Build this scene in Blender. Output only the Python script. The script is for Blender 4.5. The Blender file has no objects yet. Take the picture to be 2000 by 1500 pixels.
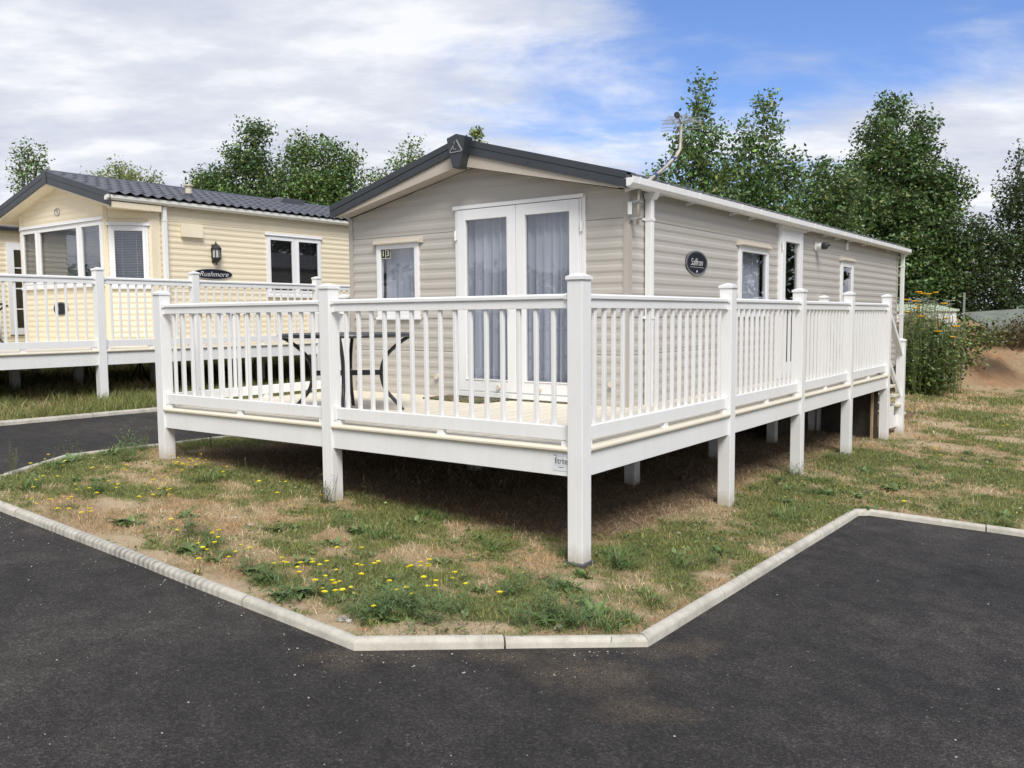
import bpy, math, random
import numpy as np
from mathutils import Matrix, Vector
scene = bpy.context.scene
COL = scene.collection
R = math.radians
PI = math.pi
random.seed(7)
rng = np.random.default_rng(11)

# ---------------------------------------------------------------- ground
def GZ(x, y):
    x = np.clip(x, -14, 6); y = np.clip(y, -8, 24)
    return -0.7245 - 0.0568*x - 0.0208*y
def sstep(a, b, t):
    t = np.clip((t-a)/(b-a), 0, 1); return t*t*(3-2*t)
_perm = rng.random((256, 256))
def vnoise(x, y):
    xi = np.floor(x).astype(int); yi = np.floor(y).astype(int)
    fx = x-xi; fy = y-yi
    fx = fx*fx*(3-2*fx); fy = fy*fy*(3-2*fy)
    a = _perm[xi % 256, yi % 256]; b = _perm[(xi+1) % 256, yi % 256]
    c = _perm[xi % 256, (yi+1) % 256]; d = _perm[(xi+1) % 256, (yi+1) % 256]
    return (a*(1-fx)+b*fx)*(1-fy)+(c*(1-fx)+d*fx)*fy
def fbm(x, y, o=4):
    s = 0; a = .5; t = 0
    for i in range(o):
        s = s+a*vnoise(x+i*17.3, y+i*9.1); t += a; a *= .5; x = x*2.03; y = y*2.03
    return s/t

# ---------------------------------------------------------------- tagging and objects
BASE = {}
def tag(o, label=None, cat=None, group=None, kind=None):
    if label: o['label'] = label
    if cat: o['category'] = cat
    if group: o['group'] = group
    if kind: o['kind'] = kind
    return o
def thing(name, label, cat, loc=(0, 0, 0), group=None):
    o = bpy.data.objects.new(name, None); COL.objects.link(o)
    o.location = loc; o.empty_display_size = .1
    BASE[o] = Vector(loc)
    return tag(o, label, cat, group)
class MB:
    def __init__(s): s.v = []; s.f = []
    def add(s, vs, fs):
        n = len(s.v); s.v += [tuple(v) for v in vs]; s.f += [tuple(i+n for i in f) for f in fs]; return s
    def box(s, x0, x1, y0, y1, z0, z1):
        if x0 > x1: x0, x1 = x1, x0
        if y0 > y1: y0, y1 = y1, y0
        if z0 > z1: z0, z1 = z1, z0
        return s.add([(x0,y0,z0),(x1,y0,z0),(x1,y1,z0),(x0,y1,z0),(x0,y0,z1),(x1,y0,z1),(x1,y1,z1),(x0,y1,z1)],
                     [(0,3,2,1),(4,5,6,7),(0,1,5,4),(1,2,6,5),(2,3,7,6),(3,0,4,7)])
    def prism(s, pts, off):
        n = len(pts); off = Vector(off)
        vs = [Vector(p) for p in pts]+[Vector(p)+off for p in pts]
        fs = [tuple(range(n-1, -1, -1)), tuple(range(n, 2*n))]+[(i, (i+1) % n, n+(i+1) % n, n+i) for i in range(n)]
        # make outward whatever winding was given
        nrm = Vector((0, 0, 0))
        for i in range(n): nrm += vs[i].cross(vs[(i+1) % n])
        if nrm.dot(off) < 0: fs = [tuple(reversed(f)) for f in fs]
        return s.add(vs, fs)
    def tube(s, path, r, n=8, cap=True):
        path = [Vector(p) for p in path]; m = len(path)
        rs = r if isinstance(r, (list, tuple)) else [r]*m
        ref = Vector((0, 0, 1)); vs = []; fs = []
        t0 = (path[-1]-path[0]).normalized()
        if abs(t0.dot(ref)) > .9: ref = Vector((1, 0, 0))
        for i, p in enumerate(path):
            t = (path[min(i+1, m-1)]-path[max(i-1, 0)])
            t = t.normalized() if t.length > 1e-9 else t0
            a = t.cross(ref)
            if a.length < 1e-6: a = t.cross(Vector((0, 1, 0)))
            a.normalize(); b = t.cross(a)
            for k in range(n):
                q = 2*PI*k/n
                vs.append(p+(a*math.cos(q)+b*math.sin(q))*rs[i])
        for i in range(m-1):
            for k in range(n):
                fs.append((i*n+k, i*n+(k+1) % n, (i+1)*n+(k+1) % n, (i+1)*n+k))
        if cap: fs += [tuple(range(n-1, -1, -1)), tuple(range((m-1)*n, m*n))]
        return s.add(vs, fs)
    def lathe(s, c, prof, n=16, axis='z'):
        vs = []; fs = []; m = len(prof)
        for r_, h in prof:
            for k in range(n):
                q = 2*PI*k/n; a, b = r_*math.cos(q), r_*math.sin(q)
                p = {'z': (a, b, h), 'y': (a, h, b), 'x': (h, a, b)}[axis]
                vs.append((c[0]+p[0], c[1]+p[1], c[2]+p[2]))
        for i in range(m-1):
            for k in range(n):
                fs.append((i*n+k, i*n+(k+1) % n, (i+1)*n+(k+1) % n, (i+1)*n+k))
        fs += [tuple(range(n-1, -1, -1)), tuple(range((m-1)*n, m*n))]
        return s.add(vs, fs)
def build(name, mb, mat, parent=None, bevel=0, smooth=False, at=None):
    """one mesh object; mb is in world space, the parent's origin is taken off"""
    base = BASE.get(parent, Vector((0, 0, 0)))
    loc = Vector(at) if at is not None else base
    me = bpy.data.meshes.new(name)
    me.from_pydata([Vector(v)-loc for v in mb.v], [], mb.f); me.update()
    me.materials.append(mat)
    if smooth:
        me.polygons.foreach_set('use_smooth', [True]*len(me.polygons))
    o = bpy.data.objects.new(name, me); COL.objects.link(o)
    o.location = loc-base; o.parent = parent
    BASE[o] = loc
    if bevel:
        b = o.modifiers.new('bevel', 'BEVEL'); b.width = bevel; b.segments = 2; b.limit_method = 'ANGLE'; b.angle_limit = R(40)
    return o
def npmesh(name, verts, faces_flat, loop_start, loop_total, mat, attrs=None, smooth=False, parent=None):
    me = bpy.data.meshes.new(name)
    me.vertices.add(len(verts)); me.vertices.foreach_set('co', np.asarray(verts, np.float32).ravel())
    me.loops.add(len(faces_flat)); me.loops.foreach_set('vertex_index', np.asarray(faces_flat, np.int32))
    me.polygons.add(len(loop_start)); me.polygons.foreach_set('loop_start', np.asarray(loop_start, np.int32))
    me.polygons.foreach_set('loop_total', np.asarray(loop_total, np.int32))
    if smooth: me.polygons.foreach_set('use_smooth', np.ones(len(loop_start), bool))
    me.update(calc_edges=True)
    if attrs:
        for k, a in attrs.items():
            at = me.color_attributes.new(k, 'FLOAT_COLOR', 'POINT')
            at.data.foreach_set('color', np.asarray(a, np.float32).ravel())
    me.materials.append(mat)
    o = bpy.data.objects.new(name, me); COL.objects.link(o); o.parent = parent
    BASE[o] = BASE.get(parent, Vector((0, 0, 0)))
    return o
def copy_tree(o, parent=None):
    c = o.copy(); COL.objects.link(c); c.parent = parent
    for ch in list(o.children): copy_tree(ch, c)
    return c

# ---------------------------------------------------------------- materials
def new_mat(name):
    m = bpy.data.materials.new(name); m.use_nodes = True
    nt = m.node_tree; b = nt.nodes['Principled BSDF']
    return m, nt, b
def N(nt, t, **kw):
    n = nt.nodes.new(t)
    for k, v in kw.items():
        if k.startswith('_'): setattr(n, k[1:], v)
        else: n.inputs[k].default_value = v
    return n
def ramp(nt, stops, src):
    r = nt.nodes.new('ShaderNodeValToRGB'); e = r.color_ramp.elements
    while len(e) < len(stops): e.new(.5)
    for i, (p, c) in enumerate(stops):
        e[i].position = p; e[i].color = (*c, 1) if len(c) == 3 else c
    nt.links.new(src, r.inputs[0]); return r
def mixc(nt, fac, a, b, mode='MIX'):
    m = nt.nodes.new('ShaderNodeMix'); m.data_type = 'RGBA'; m.blend_type = mode
    for s, v in ((m.inputs[0], fac), (m.inputs[6], a), (m.inputs[7], b)):
        if hasattr(v, 'is_linked') or hasattr(v, 'links'): nt.links.new(v, s)
        else: s.default_value = v if not isinstance(v, tuple) else ((*v, 1) if len(v) == 3 else v)
    return m.outputs[2]
def coord(nt, scale=(1, 1, 1), kind='Object'):
    tc = nt.nodes.new('ShaderNodeTexCoord'); mp = nt.nodes.new('ShaderNodeMapping')
    mp.inputs['Scale'].default_value = scale
    nt.links.new(tc.outputs[kind], mp.inputs[0]); return mp.outputs[0]
def wcoord(nt, scale=(1, 1, 1)):
    g = nt.nodes.new('ShaderNodeNewGeometry'); mp = nt.nodes.new('ShaderNodeMapping')
    mp.inputs['Scale'].default_value = scale
    nt.links.new(g.outputs['Position'], mp.inputs[0]); return mp.outputs[0]
def noise(nt, vec, scale, detail=4, rough=.55):
    n = nt.nodes.new('ShaderNodeTexNoise'); n.inputs['Scale'].default_value = scale
    n.inputs['Detail'].default_value = detail; n.inputs['Roughness'].default_value = rough
    nt.links.new(vec, n.inputs['Vector']); return n.outputs[0]
def bump(nt, b, h, strength=.3, dist=.01):
    n = nt.nodes.new('ShaderNodeBump'); n.inputs['Strength'].default_value = strength
    n.inputs['Distance'].default_value = dist
    nt.links.new(h, n.inputs['Height']); nt.links.new(n.outputs[0], b.inputs['Normal'])
def simple(name, col, rough=.5, var=.06, scale=6, metal=0, stretch=(1, 1, 1), bumps=0, spec=.5):
    m, nt, b = new_mat(name)
    v = wcoord(nt, stretch); n = noise(nt, v, scale)
    c = tuple(max(0, x*(1-var)) for x in col); d = tuple(min(1, x*(1+var)) for x in col)
    rp = ramp(nt, [(.3, c), (.7, d)], n)
    nt.links.new(rp.outputs[0], b.inputs['Base Color'])
    b.inputs['Roughness'].default_value = rough; b.inputs['Metallic'].default_value = metal
    b.inputs['Specular IOR Level'].default_value = spec
    if bumps:
        n2 = noise(nt, v, scale*12); bump(nt, b, n2, bumps, .004)
    return m
def dirty(name, col, dirt, amt, rough=.4, zs=(8, 8, 1.2)):
    """paintwork with streaks of grime running down it"""
    m, nt, b = new_mat(name)
    a = noise(nt, wcoord(nt, zs), 3, 6, .7); c = noise(nt, wcoord(nt), 1.7, 4)
    mu = nt.nodes.new('ShaderNodeMath'); mu.operation = 'MULTIPLY'
    nt.links.new(a, mu.inputs[0]); nt.links.new(c, mu.inputs[1])
    rp = ramp(nt, [(.16, (0, 0, 0)), (.45, (amt, amt, amt))], mu.outputs[0])
    nt.links.new(mixc(nt, rp.outputs[0], col, dirt), b.inputs['Base Color'])
    b.inputs['Roughness'].default_value = rough; b.inputs['Specular IOR Level'].default_value = .4
    bump(nt, b, noise(nt, wcoord(nt), 25, 3), .04, .004)
    return m
M = {}
M['upvc'] = dirty('white_plastic', (.80, .80, .79), (.62, .61, .56), .35, .35)
M['frame'] = dirty('white_window_plastic', (.78, .78, .78), (.6, .6, .57), .25, .3)
M['aged'] = dirty('aged_white_plastic', (.76, .75, .68), (.55, .52, .42), .4, .4)
M['taupe'] = dirty('taupe_siding', (.452, .425, .382), (.39, .365, .325), .15, .45, (1.5, 1.5, 3))
M['taupe_trim'] = dirty('taupe_trim', (.43, .395, .35), (.34, .31, .27), .3, .45)
M['tan'] = dirty('tan_hood', (.47, .42, .35), (.36, .32, .26), .3, .5)
M['cream'] = dirty('cream_siding', (.77, .68, .50), (.62, .53, .37), .25, .45, (1.5, 1.5, 3))
M['cream_trim'] = dirty('cream_trim', (.76, .67, .50), (.6, .5, .36), .4, .5)
M['soffit'] = simple('soffit_board', (.5, .45, .39), .6, .05)
M['csoffit'] = simple('cream_soffit', (.74, .66, .50), .6, .05)
M['anthracite'] = simple('anthracite_metal', (.045, .050, .056), .38, .12, 3, .2)
M['slate'] = simple('slate_grey_tile', (.075, .078, .088), .42, .2, 5, bumps=.1)
M['roofgrey'] = simple('grey_roof', (.09, .09, .095), .6, .15, 5)
M['black'] = simple('black_metal', (.022, .022, .024), .45, .2, 8)
M['tablemetal'] = simple('dark_table_metal', (.035, .037, .042), .4, .2, 8)
M['galv'] = simple('galvanised_steel', (.40, .40, .38), .45, .2, 14, .6)
M['weathered'] = simple('weathered_pole', (.40, .36, .30), .5, .25, 20, .2)
M['tape'] = simple('blue_tape', (.03, .06, .22), .5)
M['dark'] = simple('dark_interior', (.06, .055, .05), .9)
M['floorin'] = simple('underfloor', (.035, .033, .03), .9)
M['timber'] = simple('pale_timber', (.36, .27, .15), .7, .2, 10, stretch=(4, 4, .6))
M['darkboard'] = simple('dark_boards', (.045, .036, .028), .8, .3, 8)
M['rubber'] = simple('black_rubber', (.02, .02, .022), .7)
M['signblack'] = simple('sign_black', (.010, .012, .018), .5, spec=.25)
M['signgrey'] = simple('sign_grey', (.27, .28, .29), .4)
M['letter'] = simple('pale_lettering', (.62, .62, .62), .4, .02)
M['ink'] = simple('dark_print', (.05, .05, .06), .5)
M['sticker'] = simple('sticker', (.70, .72, .76), .4, .02)
M['lampglass'] = simple('frosted_glass', (.45, .47, .43), .25)
M['gold'] = simple('gold_digit', (.70, .68, .52), .4, .02)
M['outlet'] = simple('beige_outlet', (.62, .55, .43), .5)
M['bark'] = simple('bark', (.13, .11, .085), .9, .3, 12, stretch=(1, 1, .3), bumps=.4)
M['stone'] = simple('pale_stone', (.36, .34, .30), .9, .2, 30)
M['redbrick'] = simple('red_brick', (.34, .16, .10), .9, .2, 30)
M['palegreen'] = simple('pale_green_panel', (.52, .60, .46), .5)
M['sheet'] = simple('grey_green_sheet', (.16, .18, .15), .7, .2, 3)
def glass_mat():
    m = bpy.data.materials.new('window_glass'); m.use_nodes = True; nt = m.node_tree
    nt.nodes.remove(nt.nodes['Principled BSDF']); out = nt.nodes['Material Output']
    t = N(nt, 'ShaderNodeBsdfTransparent'); t.inputs[0].default_value = (.92, .93, .95, 1)
    g = N(nt, 'ShaderNodeBsdfGlossy'); g.inputs['Roughness'].default_value = .01
    ge = nt.nodes.new('ShaderNodeNewGeometry'); dt = nt.nodes.new('ShaderNodeVectorMath'); dt.operation = 'DOT_PRODUCT'
    nt.links.new(ge.outputs['Normal'], dt.inputs[0]); nt.links.new(ge.outputs['Incoming'], dt.inputs[1])
    def mm_(op, a, b=0.0):
        q = nt.nodes.new('ShaderNodeMath'); q.operation = op; q.use_clamp = op == 'MULTIPLY_ADD'
        for i_, v_ in enumerate((a, b)):
            if hasattr(v_, 'links'): nt.links.new(v_, q.inputs[i_])
            else: q.inputs[i_].default_value = v_
        return q
    c_abs = mm_('ABSOLUTE', dt.outputs['Value']); inv = mm_('SUBTRACT', 1.0, c_abs.outputs[0]); p5 = mm_('POWER', inv.outputs[0], 4.0)
    ml = nt.nodes.new('ShaderNodeMath'); ml.operation = 'MULTIPLY_ADD'; ml.inputs[1].default_value = .75; ml.inputs[2].default_value = .085
    nt.links.new(p5.outputs[0], ml.inputs[0])
    mx = nt.nodes.new('ShaderNodeMixShader')
    nt.links.new(ml.outputs[0], mx.inputs[0])
    nt.links.new(t.outputs[0], mx.inputs[1]); nt.links.new(g.outputs[0], mx.inputs[2])
    b = N(nt, 'ShaderNodeBump'); b.inputs['Strength'].default_value = .02; b.inputs['Distance'].default_value = .02
    nt.links.new(noise(nt, wcoord(nt), 1.6, 1), b.inputs['Height']); nt.links.new(b.outputs[0], g.inputs['Normal'])
    nt.links.new(mx.outputs[0], out.inputs[0]); return m
M['glass'] = glass_mat()
def curtain_mat():
    m = bpy.data.materials.new('sheer_curtain'); m.use_nodes = True; nt = m.node_tree
    nt.nodes.remove(nt.nodes['Principled BSDF']); out = nt.nodes['Material Output']
    d = N(nt, 'ShaderNodeBsdfDiffuse'); d.inputs[0].default_value = (.72, .75, .82, 1)
    t = N(nt, 'ShaderNodeBsdfTransparent')
    mx = nt.nodes.new('ShaderNodeMixShader'); mx.inputs[0].default_value = .30
    nt.links.new(d.outputs[0], mx.inputs[1]); nt.links.new(t.outputs[0], mx.inputs[2])
    nt.links.new(mx.outputs[0], out.inputs[0]); return m
M['curtain'] = curtain_mat()
M['blind'] = simple('blind_slats', (.42, .45, .49), .5)
M['blinddark'] = simple('dark_blind_slats', (.09, .09, .10), .5)
def decking_mat():
    m, nt, b = new_mat('cream_decking')
    g = nt.nodes.new('ShaderNodeNewGeometry'); sp = nt.nodes.new('ShaderNodeSeparateXYZ')
    nt.links.new(g.outputs['Position'], sp.inputs[0])
    md = nt.nodes.new('ShaderNodeMath'); md.operation = 'PINGPONG'; md.inputs[1].default_value = .075
    nt.links.new(sp.outputs[0], md.inputs[0])
    rp = ramp(nt, [(0, (0, 0, 0)), (.05, (1, 1, 1))], md.outputs[0])
    rp.color_ramp.elements[0].position = 0.002; rp.color_ramp.elements[1].position = .006
    n = noise(nt, wcoord(nt, (1, .3, 1)), 9, 6, .7)
    c = ramp(nt, [(.3, (.62, .56, .45)), (.7, (.74, .68, .56))], n)
    nt.links.new(mixc(nt, rp.outputs[0], (.42, .36, .27), c.outputs[0]), b.inputs['Base Color'])
    b.inputs['Roughness'].default_value = .55
    bump(nt, b, rp.outputs[0], .6, .004); return m
M['decking'] = decking_mat()
M['nosing'] = dirty('cream_nosing', (.68, .63, .51), (.5, .45, .35), .3, .4)
def attr_mat(name, extra=None, rough=.7, trans=0, spec=.3):
    m, nt, b = new_mat(name)
    a = nt.nodes.new('ShaderNodeAttribute'); a.attribute_name = 'tint'
    nt.links.new(a.outputs['Color'], b.inputs['Base Color'])
    b.inputs['Roughness'].default_value = rough; b.inputs['Specular IOR Level'].default_value = spec
    if trans:
        out = nt.nodes['Material Output']; tr = N(nt, 'ShaderNodeBsdfTranslucent')
        nt.links.new(a.outputs['Color'], tr.inputs[0])
        mx = nt.nodes.new('ShaderNodeMixShader'); mx.inputs[0].default_value = trans
        nt.links.new(b.outputs[0], mx.inputs[1]); nt.links.new(tr.outputs[0], mx.inputs[2])
        nt.links.new(mx.outputs[0], out.inputs[0])
    return m
M['leaf'] = attr_mat('leaves', rough=.42, trans=.3, spec=.6)
M['blade'] = attr_mat('grass_blades', rough=.6, trans=.3)
M['petal'] = simple('yellow_petal', (.88, .74, .02), .6, .08, 40)
M['orange'] = simple('golden_petal', (.80, .45, .01), .6, .08, 40)
M['stem'] = simple('green_stem', (.10, .14, .04), .7)
def ground_mat():
    m, nt, b = new_mat('grassy_soil')
    a = nt.nodes.new('ShaderNodeAttribute'); a.attribute_name = 'mask'
    sp = nt.nodes.new('ShaderNodeSeparateColor'); nt.links.new(a.outputs['Color'], sp.inputs[0])
    w = wcoord(nt)
    n1 = noise(nt, w, 14, 8, .7); n2 = noise(nt, w, 70, 5, .7); n3 = noise(nt, w, 4, 5)
    straw = ramp(nt, [(.25, (.20, .145, .085)), (.5, (.38, .29, .175)), (.75, (.54, .43, .28))], n2)
    green = ramp(nt, [(.3, (.10, .11, .042)), (.6, (.18, .185, .078)), (.8, (.30, .27, .14))], n2)
    sand = ramp(nt, [(.3, (.42, .31, .19)), (.7, (.58, .46, .31))], n2)
    gp = nt.nodes.new('ShaderNodeSeparateXYZ'); nt.links.new(w, gp.inputs[0]); my = nt.nodes.new('ShaderNodeMapRange'); my.inputs[1].default_value = 16; my.inputs[2].default_value = 18.5; nt.links.new(gp.outputs[1], my.inputs[0])
    earth = ramp(nt, [(.3, (.24, .135, .075)), (.7, (.46, .29, .17))], noise(nt, w, 3.5, 8, .7))
    sandc = mixc(nt, my.outputs[0], sand.outputs[0], earth.outputs[0])
    dead = ramp(nt, [(.3, (.15, .105, .065)), (.6, (.33, .24, .15)), (.8, (.48, .36, .24))], n2)
    def thr(ch, nz, soft=.12):
        ad = nt.nodes.new('ShaderNodeMath'); ad.operation = 'ADD'; nt.links.new(sp.outputs[ch], ad.inputs[0]); nt.links.new(nz, ad.inputs[1])
        mr = nt.nodes.new('ShaderNodeMapRange'); mr.inputs[1].default_value = 1-soft; mr.inputs[2].default_value = 1+soft
        nt.links.new(ad.outputs[0], mr.inputs[0]); return mr.outputs[0]
    c = mixc(nt, thr(0, n1), straw.outputs[0], green.outputs[0])
    c = mixc(nt, thr(2, n1), c, dead.outputs[0])
    c = mixc(nt, thr(1, n1), c, sandc)
    nt.links.new(c, b.inputs['Base Color']); b.inputs['Roughness'].default_value = .95
    b.inputs['Specular IOR Level'].default_value = .1
    bump(nt, b, n2, .8, .03); return m
M['ground'] = ground_mat()
def asphalt_mat():
    m, nt, b = new_mat('asphalt')
    w = wcoord(nt)
    a = nt.nodes.new('ShaderNodeAttribute'); a.attribute_name = 'mask'
    sp = nt.nodes.new('ShaderNodeSeparateColor'); nt.links.new(a.outputs['Color'], sp.inputs[0])
    v = nt.nodes.new('ShaderNodeTexVoronoi'); v.inputs['Scale'].default_value = 120; nt.links.new(w, v.inputs['Vector'])
    v2 = nt.nodes.new('ShaderNodeTexVoronoi'); v2.inputs['Scale'].default_value = 45; nt.links.new(w, v2.inputs['Vector'])
    big = noise(nt, w, .9, 5, .6); mid = noise(nt, w, 6, 6, .7); fine = noise(nt, w, 160, 3, .7)
    c = ramp(nt, [(.3, (.022, .0195, .0178)), (.75, (.054, .0485, .0435))], mid)
    sx = nt.nodes.new('ShaderNodeSeparateColor'); nt.links.new(v.outputs['Color'], sx.inputs[0])
    agg = ramp(nt, [(.0, (.5, .5, .5)), (.8, (1.15, 1.15, 1.15)), (.97, (1.9, 1.87, 1.8))], sx.outputs[0])
    c2 = mixc(nt, 1.0, c.outputs[0], agg.outputs[0], 'MULTIPLY')
    bg = ramp(nt, [(.32, (.68, .68, .68)), (.5, (.95, .95, .95)), (.68, (1.42, 1.40, 1.36))], big)
    c2 = mixc(nt, 1.0, c2, bg.outputs[0], 'MULTIPLY')
    # small light chips
    sy = nt.nodes.new('ShaderNodeSeparateColor'); nt.links.new(v2.outputs['Color'], sy.inputs[0])
    lt = nt.nodes.new('ShaderNodeMath'); lt.operation = 'GREATER_THAN'; lt.inputs[1].default_value = .988; nt.links.new(sy.outputs[1], lt.inputs[0])
    ld = nt.nodes.new('ShaderNodeMath'); ld.operation = 'LESS_THAN'; ld.inputs[1].default_value = .28; nt.links.new(v2.outputs['Distance'], ld.inputs[0])
    lm = nt.nodes.new('ShaderNodeMath'); lm.operation = 'MULTIPLY'; nt.links.new(lt.outputs[0], lm.inputs[0]); nt.links.new(ld.outputs[0], lm.inputs[1])
    c3 = mixc(nt, lm.outputs[0], c2, (.12, .118, .11))
    # blown sand
    ad = nt.nodes.new('ShaderNodeMath'); ad.operation = 'ADD'; nt.links.new(sp.outputs[1], ad.inputs[0]); nt.links.new(mid, ad.inputs[1])
    mr = nt.nodes.new('ShaderNodeMapRange'); mr.inputs[1].default_value = .80; mr.inputs[2].default_value = 1.7; nt.links.new(ad.outputs[0], mr.inputs[0])
    fr = ramp(nt, [(.50, (0, 0, 0)), (.60, (1, 1, 1))], noise(nt, w, 150, 4, .85))
    mm = nt.nodes.new('ShaderNodeMath'); mm.operation = 'MULTIPLY'; nt.links.new(mr.outputs[0], mm.inputs[0]); nt.links.new(fr.outputs[0], mm.inputs[1])
    c4 = mixc(nt, mm.outputs[0], c3, (.30, .22, .13))
    nt.links.new(c4, b.inputs['Base Color'])
    b.inputs['Roughness'].default_value = .8; b.inputs['Specular IOR Level'].default_value = .35
    mh = nt.nodes.new('ShaderNodeMath'); mh.operation = 'ADD'; nt.links.new(v.outputs['Distance'], mh.inputs[0]); nt.links.new(fine, mh.inputs[1])
    bump(nt, b, mh.outputs[0], .7, .008); return m
M['asphalt'] = asphalt_mat()
def kerb_mat():
    m, nt, b = new_mat('kerb_concrete'); w = wcoord(nt)
    c = ramp(nt, [(.3, (.36, .335, .28)), (.55, (.50, .47, .40)), (.8, (.58, .55, .48))], noise(nt, w, 7, 8, .7))
    st = ramp(nt, [(.5, (0, 0, 0)), (.72, (.55, .55, .55))], noise(nt, w, 2.3, 6, .75))
    kc = mixc(nt, st.outputs[0], c.outputs[0], (.22, .21, .185))
    # dark grey dashes at regular spacing along one run of stones
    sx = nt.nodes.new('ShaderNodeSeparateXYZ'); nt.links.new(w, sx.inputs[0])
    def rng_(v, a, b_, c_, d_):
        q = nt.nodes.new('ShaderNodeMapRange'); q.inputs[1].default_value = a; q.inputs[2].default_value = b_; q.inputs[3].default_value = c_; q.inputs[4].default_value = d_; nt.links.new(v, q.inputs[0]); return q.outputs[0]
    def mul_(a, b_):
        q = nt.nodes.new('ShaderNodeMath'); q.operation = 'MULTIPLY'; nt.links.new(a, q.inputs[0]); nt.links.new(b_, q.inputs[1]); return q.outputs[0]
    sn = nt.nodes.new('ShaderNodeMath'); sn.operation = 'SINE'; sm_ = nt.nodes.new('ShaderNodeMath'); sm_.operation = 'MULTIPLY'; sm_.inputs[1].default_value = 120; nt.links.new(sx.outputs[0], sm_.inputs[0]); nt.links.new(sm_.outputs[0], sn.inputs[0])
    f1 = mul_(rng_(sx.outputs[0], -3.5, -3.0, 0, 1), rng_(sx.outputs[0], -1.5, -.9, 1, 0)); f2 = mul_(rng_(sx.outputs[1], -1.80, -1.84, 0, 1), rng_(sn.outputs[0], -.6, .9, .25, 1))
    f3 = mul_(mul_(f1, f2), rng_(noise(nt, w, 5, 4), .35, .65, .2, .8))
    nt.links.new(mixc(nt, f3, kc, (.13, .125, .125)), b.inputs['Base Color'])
    b.inputs['Roughness'].default_value = .9; bump(nt, b, noise(nt, w, 60, 5, .7), .4, .006); return m
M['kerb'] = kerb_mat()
def mud_foot(m):
    # splashed soil on the lowest few centimetres above the sloping ground
    nt = m.node_tree; b = nt.nodes['Principled BSDF']; src = b.inputs['Base Color'].links[0].from_socket
    g = nt.nodes.new('ShaderNodeNewGeometry'); dp = nt.nodes.new('ShaderNodeVectorMath'); dp.operation = 'DOT_PRODUCT'
    dp.inputs[1].default_value = (.0568, .0208, 1.0); nt.links.new(g.outputs['Position'], dp.inputs[0])
    ad = nt.nodes.new('ShaderNodeMath'); ad.operation = 'MULTIPLY_ADD'; ad.inputs[1].default_value = -.22; nt.links.new(noise(nt, wcoord(nt, (1, 1, .5)), 22, 6, .75), ad.inputs[0]); nt.links.new(dp.outputs['Value'], ad.inputs[2])
    mr = nt.nodes.new('ShaderNodeMapRange'); mr.inputs[1].default_value = -.7245-.085; mr.inputs[2].default_value = -.7245+.02; mr.inputs[3].default_value = .55; mr.inputs[4].default_value = 0; nt.links.new(ad.outputs[0], mr.inputs[0])
    nt.links.new(mixc(nt, mr.outputs[0], src, (.36, .29, .19)), b.inputs['Base Color'])
mud_foot(M['upvc'])
def mat_mat():
    m, nt, b = new_mat('flowered_doormat'); w = wcoord(nt)
    v = nt.nodes.new('ShaderNodeTexVoronoi'); v.inputs['Scale'].default_value = 34; nt.links.new(w, v.inputs['Vector'])
    s = nt.nodes.new('ShaderNodeSeparateColor'); nt.links.new(v.outputs['Color'], s.inputs[0])
    c = ramp(nt, [(0, (.03, .045, .02)), (.35, (.10, .14, .04)), (.55, (.30, .08, .06)), (.7, (.32, .22, .08)), (.85, (.06, .09, .13)), (.95, (.4, .34, .2))], s.outputs[0])
    c.color_ramp.interpolation = 'CONSTANT'
    nt.links.new(mixc(nt, .45, c.outputs[0], (.04, .05, .025)), b.inputs['Base Color']); b.inputs['Roughness'].default_value = .95
    return m
M['doormat'] = mat_mat()

def text_mb(s, size, extr=.001, shear=0, sx=1.0, align='CENTER', thin=0):
    cu = bpy.data.curves.new('txt', 'FONT'); cu.body = s; cu.size = size; cu.extrude = extr; cu.shear = shear
    cu.align_x = align; cu.align_y = 'CENTER'; cu.resolution_u = 4; cu.offset = -thin
    o = bpy.data.objects.new('txt', cu); COL.objects.link(o)
    bpy.context.view_layer.update()
    dg = bpy.context.evaluated_depsgraph_get()
    me = bpy.data.meshes.new_from_object(o.evaluated_get(dg))
    vs = [(v.co.x*sx, v.co.y, v.co.z) for v in me.vertices]; fs = [tuple(p.vertices) for p in me.polygons]
    bpy.data.objects.remove(o); bpy.data.curves.remove(cu); bpy.data.meshes.remove(me)
    return vs, fs
def put_text(mb, s, size, O, U, V, shear=0, sx=1.0, align='CENTER', thin=0):
    """lettering on a plane through O, reading along U with V up"""
    O, U, V = Vector(O), Vector(U), Vector(V); W = U.cross(V)
    vs, fs = text_mb(s, size, .001, shear, sx, align, thin)
    mb.add([O+U*a+V*b+W*c for a, b, c in vs], fs)
def ellipse(mb, O, U, V, a, b, t, n=40):
    O, U, V = Vector(O), Vector(U), Vector(V); W = U.cross(V)
    mb.prism([O+U*(a*math.cos(2*PI*k/n))+V*(b*math.sin(2*PI*k/n)) for k in range(n)], W*t)
def ring(mb, O, U, V, a, b, w, t, n=48):
    O, U, V = Vector(O), Vector(U), Vector(V); W = U.cross(V)
    for k in range(n):
        q0, q1 = 2*PI*k/n, 2*PI*(k+1)/n
        p = [O+U*((a)*math.cos(q))+V*((b)*math.sin(q)) for q in (q0, q1)]
        r = [O+U*((a-w)*math.cos(q))+V*((b-w)*math.sin(q)) for q in (q1, q0)]
        mb.prism(p+r, W*t)
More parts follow.
